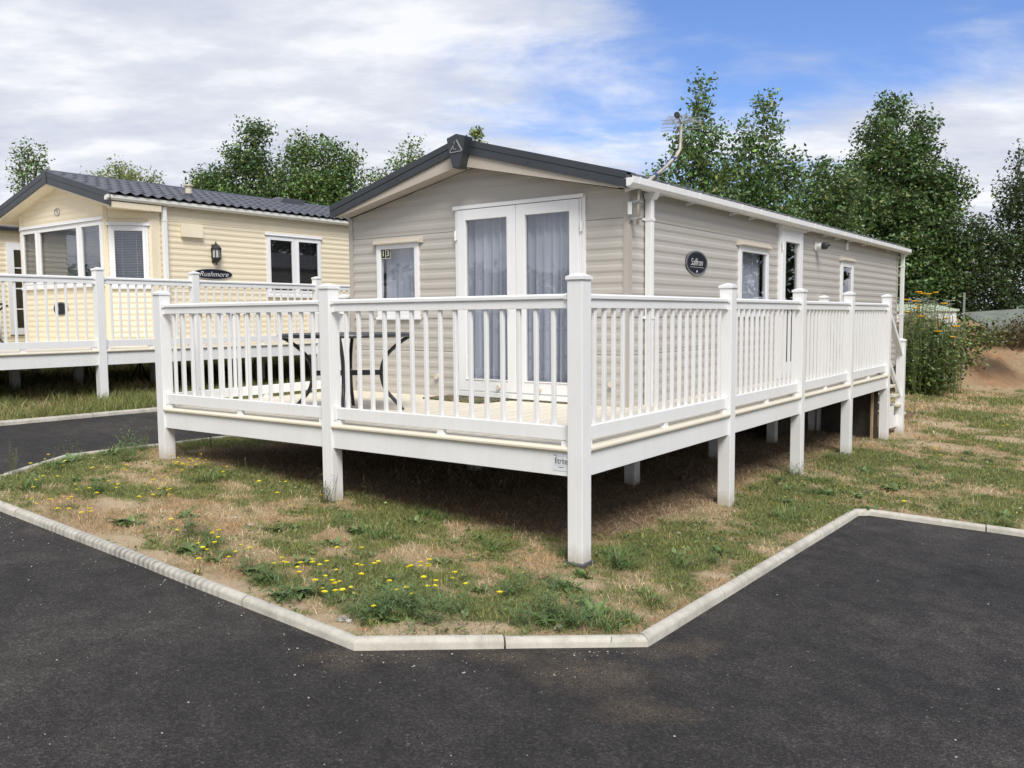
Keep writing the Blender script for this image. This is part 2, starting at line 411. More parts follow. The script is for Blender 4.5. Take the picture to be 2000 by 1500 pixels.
# ---- measured places
GREEN = [(-4.5, -1.32, 0.27, 0.45), (-4.98, -0.69, 0.26, 0.55), (-3.89, -0.1, 0.35, 0.57), (-3.73, -1.0, 0.23, 0.28), (-1.6, -0.32, 0.31, 0.49), (-1.79, -0.9, 0.34, 0.38), (-2.04, -1.48, 0.17, 0.26), (-1.32, -1.52, 0.18, 0.19), (-1.02, -1.54, 0.17, 0.18), (-0.76, -1.46, 0.25, 0.24), (-0.17, -1.23, 0.25, 0.25), (-0.37, -1.53, 0.12, 0.16), (-0.74, 0.01, 0.14, 0.23), (-1.55, 0.17, 0.14, 0.19), (-0.82, -1.21, 0.24, 0.17), (0.31, -0.76, 0.17, 0.31), (0.58, -0.73, 0.2, 0.17), (0.05, 0.32, 0.2, 0.33), (0.3, 0.58, 0.33, 0.49), (0.4, 1.21, 0.36, 0.55), (0.39, 2.05, 0.45, 0.5), (0.55, 2.73, 0.39, 0.52), (0.38, 3.73, 0.39, 0.66), (0.19, 5.99, 0.43, 0.81), (-0.0, 12.73, 1.15, 0.89), (0.77, 4.9, 0.37, 0.57), (1.67, 3.96, 0.54, 0.68), (1.11, 3.77, 0.32, 0.49), (0.28, 17.22, 1.01, 1.21), (-0.02, 5.47, 0.27, 0.38), (0.57, 0.24, 0.2, 0.26), (-5.54, 0.13, 0.24, 0.46), (-4.72, 0.96, 0.31, 0.46), (1.5, 6.19, 0.42, 0.76)]
SAND = [(-0.42, -1.7, 0.13, 0.16), (0.15, -1.28, 0.32, 0.11), (-2.45, -1.69, 0.19, 0.11), (-2.01, -1.71, 0.15, 0.11), (-1.22, -1.8, 0.19, 0.12), (-0.76, -1.75, 0.11, 0.08), (0.13, -0.26, 0.22, 0.14), (-0.74, -0.72, 0.16, 0.1), (-0.08, -1.3, 0.19, 0.1), (0.43, 8.21, 0.61, 0.33), (1.06, 8.24, 0.6, 0.48), (1.0, 6.74, 0.52, 0.34), (0.63, 10.7, 0.64, 0.61), (0.11, 11.11, 0.56, 0.41), (1.23, 9.86, 0.59, 0.53), (-3.35, -1.22, 0.22, 0.17), (-0.1, -1.51, 0.16, 0.1), (0.68, -0.51, 0.15, 0.1), (-4.46, -0.24, 0.22, 0.19), (-3.82, 0.76, 0.24, 0.21), (0.72, 0.46, 0.21, 0.07)]
DARK = [(-4.48, 1.03, 0.63, 0.75), (-2.34, 0.9, 0.93, 0.74), (-1.38, 1.12, 0.58, 0.75), (-0.93, 2.55, 0.63, 1.21), (-0.85, 5.76, 0.59, 1.28), (-3.63, 0.98, 0.5, 0.52), (-0.65, 1.16, 0.51, 0.42)]
ASP = [(0.85, -1.33, 0.34, 0.23), (1.2, -1.49, 0.24, 0.14), (0.47, -1.41, 0.37, 0.11), (0.49, -1.81, 0.57, 0.31), (-0.31, -2.55, 0.53, 0.31), (0.93, -0.87, 0.13, 0.08), (0.96, -0.4, 0.12, 0.11), (0.98, 0.38, 0.13, 0.14), (0.96, 1.8, 0.17, 0.22), (-0.43, -1.89, 0.25, 0.08), (1.69, -1.34, 0.43, 0.13), (0.6, -2.26, 0.4, 0.16), (-1.28, -2.77, 0.23, 0.2)]
FLOW = [(-4.96, -0.94), (-4.81, -1.18), (-4.69, -1.07), (-4.73, -0.91), (-4.51, -1.02), (-4.14, -0.99), (-4.18, -1.36), (-3.96, -1.49), (-3.84, -1.59), (-4.14, -1.27), (-3.75, -1.34), (-3.68, -1.35), (-3.44, -1.41), (-3.44, -1.34), (-3.83, -1.04), (-4.16, -0.86), (-4.22, -0.66), (-3.91, -0.82), (-4.0, -0.76), (-3.2, -1.12), (-3.09, -1.18), (-3.58, -1.11), (-3.53, -1.08), (-3.63, -0.75), (-3.53, -0.82), (-3.53, -0.68), (-3.1, -0.95), (-2.99, -1.12), (-3.51, -0.89), (-3.4, -1.57), (-3.33, -1.59), (-3.22, -1.63), (-3.09, -1.78), (-3.05, -1.66), (-2.96, -1.62), (-3.35, -1.71), (-3.44, -1.78), (-3.46, -1.8), (-3.44, -1.85), (-3.12, -1.56), (-3.05, -1.6), (-3.32, -0.91), (-3.28, -0.9), (-3.28, -0.86), (-3.24, -0.85), (-3.49, -0.14), (-3.35, -0.26), (-3.37, -0.28), (-2.95, -0.22), (-2.88, -0.03), (-2.49, -0.43), (-2.28, -0.48), (-2.8, 0.33), (-2.35, -0.09), (-1.87, -1.54), (-1.66, -1.66), (-1.59, -1.7), (-1.64, -1.64), (-1.99, -1.3), (-1.91, -1.36), (-1.87, -1.42), (-1.81, -1.47), (-1.47, -1.62), (-1.61, -1.45), (-1.68, -1.33), (-1.48, -1.43), (-1.23, -1.44), (-1.13, -1.51), (-1.14, -1.44), (-1.04, -1.42), (-0.99, -1.47), (-0.95, -1.5), (-1.06, -1.35), (-1.02, -1.33), (-0.99, -1.33), (-0.97, -1.27), (-0.91, -1.26), (-0.82, -1.2), (-0.84, -1.41), (-0.68, -1.55), (-0.66, -1.53), (-0.64, -1.5), (-0.66, -1.61), (-0.62, -1.62), (-0.55, -1.59), (-0.5, -1.58), (-0.59, -1.46), (-0.73, -1.19), (-0.75, -1.22), (-0.78, -1.11), (-0.78, -1.07), (-0.84, -1.01), (-0.93, -1.0), (-1.16, -1.03), (-0.57, -0.98), (-0.5, -0.93), (-0.51, -0.9), (-0.48, -0.96), (-0.32, -1.12), (-0.31, -1.09), (-0.28, -0.94), (-0.38, -1.28), (-0.24, -1.35), (-0.26, -1.59), (-0.49, -1.23), (-0.66, -1.3), (-0.73, -1.39), (-1.04, -1.55), (-2.45, -1.34), (-2.2, -1.47), (-4.23, -0.2), (-4.14, -0.22), (-4.21, -0.14), (-4.06, -0.21), (-3.9, -0.3), (-4.15, -0.1), (-4.0, -0.18), (-4.06, -0.11), (-3.93, -0.17), (-4.05, -0.06), (-4.08, -0.01), (-3.95, -0.07), (-3.98, -0.02), (-3.88, -0.06), (-3.89, -0.26), (-3.78, -0.37), (-3.74, -0.43), (-3.99, -0.3), (-3.99, -0.33), (-4.16, -0.02), (-3.9, -0.14), (-0.57, -0.98), (-0.49, -0.94), (-0.51, -0.9), (-0.28, -0.94), (-0.33, -1.12), (-0.32, -1.09), (-0.13, -1.01), (0.08, -1.0), (-0.24, -1.34), (0.91, 6.56), (0.99, 6.5), (0.85, 6.59), (1.41, 8.01), (1.1, 10.82), (1.19, 10.68), (1.22, 3.33)]
WEED = [('l', -1.95, -1.54, 1.0), ('l', -1.43, -0.02, 0.8), ('f', -0.3, -1.6, 0.8), ('f', -0.01, -1.43, 1.2), ('f', 0.01, -0.77, 0.9), ('f', -0.03, -1.19, 0.9), ('f', 0.37, -0.92, 1.0), ('f', 0.49, -0.95, 0.9), ('t', 0.65, -0.85, 1.0), ('t', 0.71, -0.69, 0.9), ('t', -0.63, -0.13, 0.8), ('l', 0.17, -0.43, 0.7), ('l', -0.83, -1.59, 0.9), ('t', -1.13, -1.59, 1.0), ('t', -1.37, -0.45, 0.9), ('l', -1.51, -0.51, 0.8), ('f', -0.73, -1.49, 0.8), ('l', -5.02, -0.74, 0.9), ('f', -4.82, -0.29, 1.2), ('f', -5.36, 0.13, 1.0), ('t', -4.14, -1.48, 1.0), ('l', -4.87, -0.93, 0.9), ('t', -3.54, -0.34, 1.0), ('t', -3.54, -0.19, 0.9), ('l', -2.86, -1.46, 0.8), ('l', -2.75, -1.45, 0.7), ('t', 0.16, 0.2, 1.0), ('t', 0.03, 0.3, 0.9), ('t', 0.48, 0.44, 1.0), ('t', 0.55, 2.34, 1.0), ('l', 0.34, 2.9, 0.8), ('t', -0.13, 5.85, 0.8), ('t', 1.32, 5.37, 1.0), ('l', 0.9, 4.32, 0.9), ('l', 0.94, 4.55, 0.8), ('t', 1.08, 7.67, 0.8), ('l', 0.98, 3.2, 0.8), ('t', 1.37, 7.21, 0.8), ('f', -5.17, 0.05, 0.7), ('f', -0.25, -1.35, 0.9), ('l', -1.69, -1.54, 0.6), ('t', -0.22, 0.12, 0.6), ('l', -1.56, -2.02, 0.5), ('f', -0.79, -1.72, 0.7), ('l', 0.51, -0.73, 0.8), ('t', 0.65, -0.32, 0.8), ('l', -2.7, -1.08, 0.7), ('f', -1.44, -1.5, 0.6), ('t', 1.96, 3.51, 0.9), ('l', 1.91, 3.96, 0.7), ('t', 0.26, 4.12, 0.8), ('l', 0.36, -0.98, 0.7)]
RAG = [(-1.313, 16.588, 1.367), (-1.227, 16.647, 1.331), (-1.124, 16.721, 1.319), (-0.995, 16.819, 1.352), (-1.36, 16.533, 1.16), (-1.326, 16.543, 0.998), (-0.785, 16.916, 0.774), (-0.592, 17.04, 0.588), (-0.913, 16.794, 0.476), (-1.52, 16.419, 1.196)]
DEAD = [(-2.284, 0.811), (-2.129, 0.838), (-1.83, 1.031), (-1.564, 1.19), (-2.437, 1.655), (-1.608, 1.437), (-1.35, 3.824), (-0.765, 3.093), (-3.025, 0.946)]
STALK = [(-5.444, -0.667), (-5.257, -0.641), (-5.335, -0.529), (-5.43, -0.43), (-5.301, -0.035), (-5.303, 0.058), (-5.186, 0.115), (-4.789, -1.347), (-4.864, -1.272), (-3.413, -0.035), (-4.934, 0.688), (-2.055, 0.097), (-2.331, -0.085), (-2.31, -0.062)]
TREES = [
('a',[(-25.49, 8.67, 6.07, 0.42, 0.35), (-25.68, 8.49, 5.59, 0.35, 0.35), (-25.3, 8.78, 5.67, 0.32, 0.35), (-25.56, 8.53, 5.04, 0.45, 0.29), (-25.4, 8.57, 4.32, 0.48, 0.48)]),
('b',[(-26.79, 11.43, 5.78, 0.39, 0.25), (-26.04, 12.0, 6.04, 0.43, 0.36), (-26.14, 11.9, 5.74, 0.71, 0.36), (-25.68, 12.23, 5.77, 0.44, 0.32), (-25.11, 12.65, 5.73, 0.32, 0.25), (-25.55, 12.29, 5.29, 0.89, 0.36)]),
('c',[(-19.0, 12.22, 6.41, 0.52, 0.49), (-19.25, 11.95, 5.6, 0.69, 0.59), (-18.87, 12.21, 5.37, 0.62, 0.54), (-19.91, 11.41, 4.99, 0.69, 0.49), (-20.29, 11.1, 4.69, 0.43, 0.59), (-19.51, 11.64, 4.3, 1.23, 0.77), (-18.51, 12.36, 4.29, 0.92, 0.77)]),
('d',[(-17.84, 13.03, 6.05, 0.4, 0.4), (-18.0, 12.86, 5.51, 0.52, 0.52), (-17.23, 13.44, 5.73, 0.55, 0.49), (-16.62, 13.87, 5.5, 0.25, 0.65), (-16.93, 13.6, 5.04, 0.62, 0.62), (-17.53, 13.11, 4.59, 1.23, 0.92), (-17.13, 13.33, 3.81, 1.08, 0.77)]),
('e',[(-16.15, 16.13, 6.11, 0.29, 0.52), (-16.48, 15.85, 5.67, 0.39, 0.36), (-16.23, 16.0, 5.26, 0.65, 0.49), (-17.08, 15.37, 5.27, 0.42, 0.26), (-17.4, 15.11, 5.03, 0.33, 0.26), (-16.6, 15.68, 4.78, 0.98, 0.49)]),
('f',[(-12.99, 15.34, 6.15, 0.18, 0.13), (-13.04, 15.28, 5.81, 0.3, 0.3), (-13.07, 15.2, 5.29, 0.37, 0.44)]),
('g',[(-5.25, 13.5, 5.65, 0.15, 0.41), (-5.24, 13.47, 5.21, 0.25, 0.34), (-5.37, 13.33, 4.76, 0.45, 0.39), (-5.04, 13.55, 4.59, 0.38, 0.45), (-5.43, 13.22, 4.14, 0.54, 0.43), (-5.92, 12.84, 3.87, 0.38, 0.23), (-4.88, 13.61, 3.97, 0.51, 0.51), (-5.31, 13.24, 3.41, 0.9, 0.56)]),
('h',[(-4.82, 16.33, 5.96, 0.12, 0.42), (-4.7, 16.36, 5.4, 0.25, 0.35), (-5.11, 16.05, 5.26, 0.15, 0.4), (-5.21, 15.93, 4.79, 0.4, 0.42), (-4.71, 16.3, 4.78, 0.42, 0.42), (-4.29, 16.56, 4.28, 0.52, 0.56), (-4.98, 16.03, 4.04, 0.87, 0.62), (-4.85, 16.05, 3.29, 1.12, 0.62)]),
('i',[(-4.64, 20.72, 5.06, 0.2, 0.26), (-4.77, 20.59, 4.62, 0.61, 0.46), (-4.17, 21.0, 4.4, 0.58, 0.58), (-4.85, 20.45, 3.83, 1.02, 0.73), (-4.47, 20.66, 3.1, 1.02, 0.73)]),
('j',[(-3.97, 25.16, 7.34, 0.55, 0.59), (-4.15, 24.95, 6.53, 0.78, 0.65), (-3.07, 25.77, 6.76, 0.39, 0.68), (-3.5, 25.37, 5.96, 0.98, 0.65), (-4.4, 24.67, 5.48, 0.98, 0.72), (-3.2, 25.51, 5.14, 1.22, 0.73), (-2.4, 26.07, 4.81, 0.78, 0.68), (-4.35, 24.58, 4.18, 1.55, 0.9), (-3.02, 25.52, 3.84, 1.38, 0.98), (-3.5, 25.06, 2.71, 1.47, 0.98), (-2.32, 25.92, 2.7, 0.98, 0.98), (-2.94, 25.38, 1.73, 1.47, 0.98)]),
('k',[(-0.43, 26.97, 5.68, 0.26, 0.54), (-0.5, 26.84, 4.88, 0.54, 0.54), (-0.67, 26.66, 4.24, 0.64, 0.54), (0.05, 27.15, 3.92, 0.96, 0.96), (-1.55, 25.95, 3.61, 0.64, 0.29), (-1.27, 26.1, 2.97, 0.96, 0.64), (-0.48, 26.64, 2.65, 0.96, 0.96), (-1.54, 25.79, 1.86, 1.12, 0.96), (-0.49, 26.51, 1.37, 0.96, 0.8)]),
]
BUSH = [
('m',[(-1.3, 17.09, -0.04, 0.53, 0.53), (-1.37, 16.98, -0.57, 0.36, 0.24), (-0.91, 17.36, -0.16, 0.53, 0.47), (-1.31, 17.12, 0.43, 0.53, 0.26)]),
('n',[(-0.52, 18.94, 0.34, 0.5, 0.4), (-0.7, 18.76, -0.15, 0.47, 0.35), (-1.02, 18.56, 0.28, 0.37, 0.27)]),
('o',[(-0.22, 21.01, 0.3, 0.6, 0.29), (0.26, 21.37, 0.36, 0.47, 0.37), (0.53, 21.58, 0.49, 0.4, 0.33)]),
]
# ---------------------------------------------------------------- terrain
KERB1 = [(-5.52, 9.5), (-5.40, 1.2), (-5.33, -.62), (-4.84, -1.38), (-4.40, -1.87), (-.126, -1.867), (.90, -.84), (.916, 3.06), (.985, 3.15), (8, 4.40)]
KERB2 = [(-8.12, 9.5), (-7.74, 2.0), (-7.58, -.20), (-7.45, -2.6)]
POLY1 = KERB1+[(60, 14), (60, 250), (-250, 250), (-250, 9.5)]
POLY2 = KERB2+[(-250, -2.6), (-250, 9.6), (-8.1, 9.6)]
def inside(x, y, poly):
    x = np.asarray(x, float); y = np.asarray(y, float); r = np.zeros(x.shape, bool); n = len(poly); j = n-1
    for i in range(n):
        xi, yi = poly[i]; xj, yj = poly[j]
        c = ((yi > y) != (yj > y)) & (x < (xj-xi)*(y-yi)/((yj-yi) if yj != yi else 1e-9)+xi)
        r ^= c; j = i
    return r
def shrink(poly, k, d):
    """move the first k corners of an outline inwards by d"""
    out = []
    for i, (x, y) in enumerate(poly):
        if i < k:
            a = poly[max(i-1, 0)]; b = poly[min(i+1, k-1)]
            tx, ty = b[0]-a[0], b[1]-a[1]; L = math.hypot(tx, ty)
            out.append((x-ty/L*d, y+tx/L*d))
        else: out.append((x, y))
    return out
P1i = shrink(POLY1, len(KERB1), .038)
P2i = [(x-.045, y) if i < len(KERB2) else (x, y) for i, (x, y) in enumerate(POLY2)]
def on_grass(x, y): return inside(x, y, P1i) | inside(x, y, P2i)
def mound(x, y):
    d = -.8*(x+1.8)+.6*(y-18.4)
    return 1.75*sstep(0, 2.6, d)*sstep(-4.2, -2.6, x)
def terrain(x, y):
    g = on_grass(x, y)
    far = np.maximum(0, np.hypot(x, y-3)-45)
    base = GZ(x, y)
    bumpy = (fbm(x*1.3, y*1.3)-.5)*.07+(fbm(x*6, y*6, 3)-.5)*.035
    m = mound(x, y)
    z = np.where(g, base+.005+bumpy*.8+m+m*(fbm(x*1.1+5, y*1.1, 4)-.5)*.7+np.minimum(m, .5)*(fbm(x*3.7+5, y*3.7, 4)-.5)*.5, base-.13)
    return z-far*.01
_U = (.81, .587); _V = (-.587, .81)
def blobs(L, x, y):
    s = np.zeros_like(x)
    for cx, cy, ru, rv in L:
        dx = x-cx; dy = y-cy
        u = (dx*_U[0]+dy*_U[1])/max(ru, .08); v = (dx*_V[0]+dy*_V[1])/max(rv, .08)
        s = np.maximum(s, np.exp(-(u*u+v*v)*.8))
    return s
def masks(x, y):
    n = fbm(x*1.1+3, y*1.1+8, 4); n2 = fbm(x*3.1+1, y*3.1, 3)
    lawn = sstep(3.0, 4.6, y)*sstep(-.6, .5, x)
    near2 = sstep(-7.4, -7.8, x)
    farl = np.clip(sstep(7.0, 9.0, y)*(x < -5), 0, 1)
    n5 = fbm(x*8.5+2, y*8.5+9, 3); g = np.clip(.13+.16*sstep(-2.2, -3.6, x)*(y > -1.9)+(n-.44)*1.8+(n2-.5)*1.3+(n5-.5)*1.5+blobs(GREEN, x, y)*.62+lawn*.26+near2*.6+farl*.4, 0, 1)
    # under the decks nothing grows
    front = sstep(.35, 1.15, y)*(y < 2.6)*(x > -4.7)*(x < -.2)
    side = sstep(-.05, -.6, x)*(y > .4)*(y < 9)*(x > -4.7)
    body = ((x > -4.7) & (x < -.4) & (y > 1.5) & (y < 12.5))*1.0
    d = np.clip(np.maximum(np.maximum(front, side), body)+blobs(DARK, x, y)*.25, 0, 1)
    under2 = ((x < -9.0) & (x > -13) & (y < 12) & (y > -1))*.35
    g = g*(1-d*.95)*(1-under2)
    edge = sstep(.25, 0, np.abs(y+1.75))*(x > -4.4)*(x < 0)*.30+sstep(.3, 0, np.abs((y+1.72)-(x+.126)))*(x > -.2)*(x < .9)*.30
    s = np.clip(blobs(SAND, x, y)*.78+edge*1.35+(fbm(x*1.7+31, y*1.7+4, 4)-.56)*1.1*(1-near2), 0, 1)*(1-d)
    mo = (mound(x, y) > .06)*sstep(.4, 1.2, .6*(x+1.8)+.8*(y-18.4)); s = np.maximum(s, mo*(.22+.62*fbm(x*2.3, y*2.3, 3))); g = g*(1-mo*.6); d = np.maximum(d, mo*.5)
    return g, s, d
def gridmesh(name, xs, ys, zf, mf, mat):
    X, Y = np.meshgrid(xs, ys, indexing='ij'); x = X.ravel(); y = Y.ravel(); z = zf(x, y)
    nx, ny = len(xs), len(ys)
    i = np.arange(nx-1)[:, None]*ny+np.arange(ny-1)[None, :]; i = i.ravel()
    f = np.stack([i, i+ny, i+ny+1, i+1], 1)
    a, b, c = mf(x, y)
    o = npmesh(name, np.stack([x, y, z], 1), f.ravel(), np.arange(len(f))*4, np.full(len(f), 4), mat,
               {'mask': np.stack([a, b, c, np.ones_like(a)], 1)}, smooth=True)
    return o
def lines(*segs):
    out = []
    for a, b, s in segs: out += list(np.arange(a, b, s))
    return np.array(out+[segs[-1][1]])
xs = lines((-240, -30, 10), (-30, -14, 1), (-14, -8.4, .35), (-8.4, -5.2, .06), (-5.2, 1.4, .045), (1.4, 8, .12), (8, 20, 1), (20, 240, 10))
ys = lines((-40, -4, 4), (-4, -2.2, .2), (-2.2, 4.4, .045), (4.4, 9, .12), (9, 26, .25), (26, 50, 3), (50, 300, 12))
ground = gridmesh('ground', xs, ys, terrain, masks, M['ground']); tag(ground, kind='structure')
def asp_mask(x, y):
    s = blobs(ASP[:3], x, y)*.80
    near = sstep(.30, 0, np.abs(y+2.0))*(x > -4.4)*(x < .2)*.30+sstep(.32, 0, np.abs((y+1.95)-(x+.126)))*(x > -.2)*(x < 1.2)*.5+sstep(.28, 0, np.abs(x-1.03))*(y > -.8)*(y < 3)*.3
    return s*0, np.clip(np.maximum(s, near), 0, 1), s*0
axs = lines((-60, -8, 4), (-8, -5, .5), (-5, 5, .08), (5, 60, 5)); ays = lines((-60, -5, 5), (-5, 3.5, .08), (3.5, 9.5, .5))
road = gridmesh('asphalt_road', axs, ays, lambda x, y: GZ(x, y)-.022+(fbm(x*.8, y*.8, 3)-.5)*.012, asp_mask, M['asphalt']); tag(road, kind='structure')

def kerb(path, side):
    """rounded concrete edging laid stone by stone; side=+1 puts the body to the left of travel"""
    mb = MB(); sec = [(0, -.16), (0, .004), (.003, .012), (.010, .020), (.020, .0255), (.032, .028), (.048, .0275), (.058, .024), (.062, .016), (.062, -.16)]
    P = [Vector((x, y)) for x, y in path]; rem = .915; r = random.Random(3)
    def nrm(i):
        t = (P[i+1]-P[i]).normalized(); return Vector((-t.y, t.x))*side
    def corner(i):
        if i == 0: return nrm(0)
        if i == len(P)-1: return nrm(i-1)
        a, b = nrm(i-1), nrm(i); m = (a+b).normalized(); return m/max(.3, m.dot(a))
    for i in range(len(P)-1):
        a, b = P[i], P[i+1]; L = (b-a).length; na, nb = corner(i), corner(i+1); n0 = nrm(i)
        k = max(1, round(L/.915)); 
        for j in range(k):
            g = .005
            s0 = j/k+(g/L if j else 0); s1 = (j+1)/k-(g/L if j < k-1 else 0)
            dz = r.uniform(-.005, .005); dn = r.uniform(-.004, .004)
            sub = max(1, int((s1-s0)*L/.3)); ring0 = None; vs = []; fs = []
            for q in range(sub+1):
                s = s0+(s1-s0)*q/sub; p = a.lerp(b, s)
                n = na if s <= 1e-6 else (nb if s >= 1-1e-6 else n0)
                for (u, z) in sec:
                    w = p+n*(u+dn*(0 < s < 1)); vs.append((w.x, w.y, float(GZ(w.x, w.y))+z+dz))
            m = len(sec)
            for q in range(sub):
                for c in range(m):
                    f = (q*m+c, q*m+(c+1) % m, (q+1)*m+(c+1) % m, (q+1)*m+c)
                    fs.append(f if side < 0 else tuple(reversed(f)))
            fs.append(tuple(range(m))); fs.append(tuple(range(sub*m+m-1, sub*m-1, -1)))
            mb.add(vs, fs)
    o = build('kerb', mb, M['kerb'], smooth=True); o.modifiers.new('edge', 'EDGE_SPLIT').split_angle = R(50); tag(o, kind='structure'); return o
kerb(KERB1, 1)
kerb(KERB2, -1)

# ---------------------------------------------------------------- siding
def siding(mb, O, U, Nn, zlev, pitch, u0f, u1f, z0, z1, holes=(), d=.0062, seams=(), zcut=(), soft=9):
    """ribbed cladding on a wall plane: O origin, U along the wall, Nn outwards"""
    O, U, Nn = Vector(O), Vector(U), Vector(Nn)
    prof = [(0, 0), (.28, 0), (.40, d*.55), (.50, d), (.80, d*.9), (.92, d*.5), (1, 0)]
    lev = {}
    def dep(z):
        t = ((z-zlev)/pitch) % 1.0
        for (a, da), (b, db) in zip(prof, prof[1:]):
            if a <= t <= b: return (da+(db-da)*(t-a)/(b-a))*(.8 if z > soft else 1)
        return 0
    k0 = math.floor((z0-zlev)/pitch); k1 = math.ceil((z1-zlev)/pitch)
    zs = set([z0, z1])
    for k in range(k0, k1+1):
        for a, _ in prof[:-1]:
            z = zlev+(k+a)*pitch
            if z0 < z < z1: zs.add(z)
    for h in holes:
        for z in (h[2], h[3]):
            if z0 < z < z1: zs.add(z)
    for s in seams:
        for z in (s-.003, s+.003):
            if z0 < z < z1: zs.add(z)
    for z in zcut:
        if z0 < z < z1: zs.add(z)
    zs = sorted(zs); cl = [zs[0]]
    for z in zs[1:]:
        if z-cl[-1] > 1e-5: cl.append(z)
    zs = cl
    for za, zb in zip(zs, zs[1:]):
        da, db = dep(za+1e-6), dep(zb-1e-6)
        for s in seams:
            if s-.0031 < za and zb < s+.0031: da = db = -.006
        spans = [(u0f(za), u1f(za), u0f(zb), u1f(zb))]
        cuts = sorted((h[0], h[1]) for h in holes if h[2] <= za+1e-6 and zb <= h[3]+1e-6)
        a0, a1, b0, b1 = spans[0]; segs = []
        ca, cb = a0, b0
        for h0, h1 in cuts:
            segs.append((ca, h0, cb, h0)); ca = cb = h1
        segs.append((ca, a1, cb, b1))
        for p0, p1, q0, q1 in segs:
            if p1-p0 < 1e-4 and q1-q0 < 1e-4: continue
            vs = [O+U*p0+Nn*da+Vector((0, 0, za)), O+U*p1+Nn*da+Vector((0, 0, za)), O+U*q1+Nn*db+Vector((0, 0, zb)), O+U*q0+Nn*db+Vector((0, 0, zb))]
            f = (0, 1, 2, 3)
            if U.cross(Vector((0, 0, 1))).dot(Nn) < 0: f = (3, 2, 1, 0)
            mb.add(vs, [f])
def slab(mb, O, U, Nn, u0, u1, z0, z1, d0, d1):
    O, U, Nn = Vector(O), Vector(U), Vector(Nn)
    pts = [O+U*u0+Nn*d0+Vector((0, 0, z0)), O+U*u1+Nn*d0+Vector((0, 0, z0)), O+U*u1+Nn*d0+Vector((0, 0, z1)), O+U*u0+Nn*d0+Vector((0, 0, z1))]
    mb.prism(pts, Nn*(d1-d0))
def frame(mb, W, u0, u1, z0, z1, w, d0, d1, wb=None):
    wb = wb or w
    slab(mb, *W, u0, u0+w, z0, z1, d0, d1); slab(mb, *W, u1-w, u1, z0, z1, d0, d1)
    slab(mb, *W, u0+w, u1-w, z0, z0+wb, d0, d1-.0005); slab(mb, *W, u0+w, u1-w, z1-w, z1, d0, d1-.0005)
def curtain(W, u0, u1, z0, z1, d, seed, folds, parent, amp=.03, flare=.0):
    r = random.Random(seed); O, U, Nn = map(Vector, W); n = 90; m = 8
    ph = [r.uniform(0, 6.28) for _ in range(3)]
    vs = []; fs = []
    for j in range(m+1):
        t = j/m; z = z1+(z0-z1)*t
        for i in range(n+1):
            s = i/n
            q = s*folds*2*PI+.6*math.sin(s*5+ph[0])*(1+flare*t)+.25*t*math.sin(s*9+ph[1])
            dd = amp*(math.sin(q)+.45*math.sin(2.3*q+ph[2]+t*.8))*(.5+.5*t)
            uu = u0+(u1-u0)*s+.012*math.cos(q)
            vs.append(O+U*uu+Nn*(d+dd)+Vector((0, 0, z)))
    for j in range(m):
        for i in range(n):
            fs.append((j*(n+1)+i, j*(n+1)+i+1, (j+1)*(n+1)+i+1, (j+1)*(n+1)+i))
    mb = MB(); mb.add(vs, fs)
    return build('curtain', mb, M['curtain'], parent, smooth=True)
def pane(W, u0, u1, z0, z1, d, parent):
    mb = MB(); slab(mb, *W, u0, u1, z0, z1, d, d+.006); return build('pane', mb, M['glass'], parent)
def blind(W, u0, u1, z0, z1, d, parent, mat, pitch=.025):
    mb = MB(); O, U, Nn = map(Vector, W); z = z0
    while z < z1:
        a = O+Nn*d+Vector((0, 0, z))
        mb.prism([a+U*u0, a+U*u1, a+U*u1+Nn*.014+Vector((0, 0, .014)), a+U*u0+Nn*.014+Vector((0, 0, .014))], Vector((0, 0, .0012)))
        z += pitch
    for u in (u0+.12, u1-.12): slab(mb, *W, u-.002, u+.002, z0, z1, d+.016, d+.018)
    return build('blind', mb, mat, parent)
def hood(W, u0, u1, z, parent, w=.06, h=.055):
    """sloping rain hood over a window"""
    O, U, Nn = map(Vector, W); mb = MB(); Z = Vector((0, 0, 1))
    A = [O+U*(u0-w)+Z*(z+h), O+U*(u1+w)+Z*(z+h), O+U*(u1+.02)+Z*(z+h*.0)+Nn*.06, O+U*(u0-.02)+Z*(z)+Nn*.06]
    bk = [O+U*(u0-w)+Z*(z+h-.004), O+U*(u1+w)+Z*(z+h-.004)]
    low = [O+U*(u1+.02)+Z*(z-.012)+Nn*.06, O+U*(u0-.02)+Z*(z-.012)+Nn*.06]
    vs = A+low+[O+U*(u1+w)+Z*(z-.02)+Nn*.002, O+U*(u0-w)+Z*(z-.02)+Nn*.002]
    fs = [(0, 1, 2, 3), (3, 2, 4, 5), (5, 4, 6, 7), (0, 3, 5, 7), (1, 6, 4, 2), (0, 7, 6, 1)]
    mb.add([v+Nn*.003 for v in vs], fs); return build('rain_hood', mb, M['tan'], parent)
def gable_fns(xc, zr, sl, x0, x1):
    """limits of a gable wall that runs in X: left and right edge at height z"""
    def lo(z): return max(x0, xc-max(0, (zr-z))/sl) if z > 0 else x0
    def hi(z): return min(x1, xc+max(0, (zr-z))/sl) if z > 0 else x1
    return lo, hi

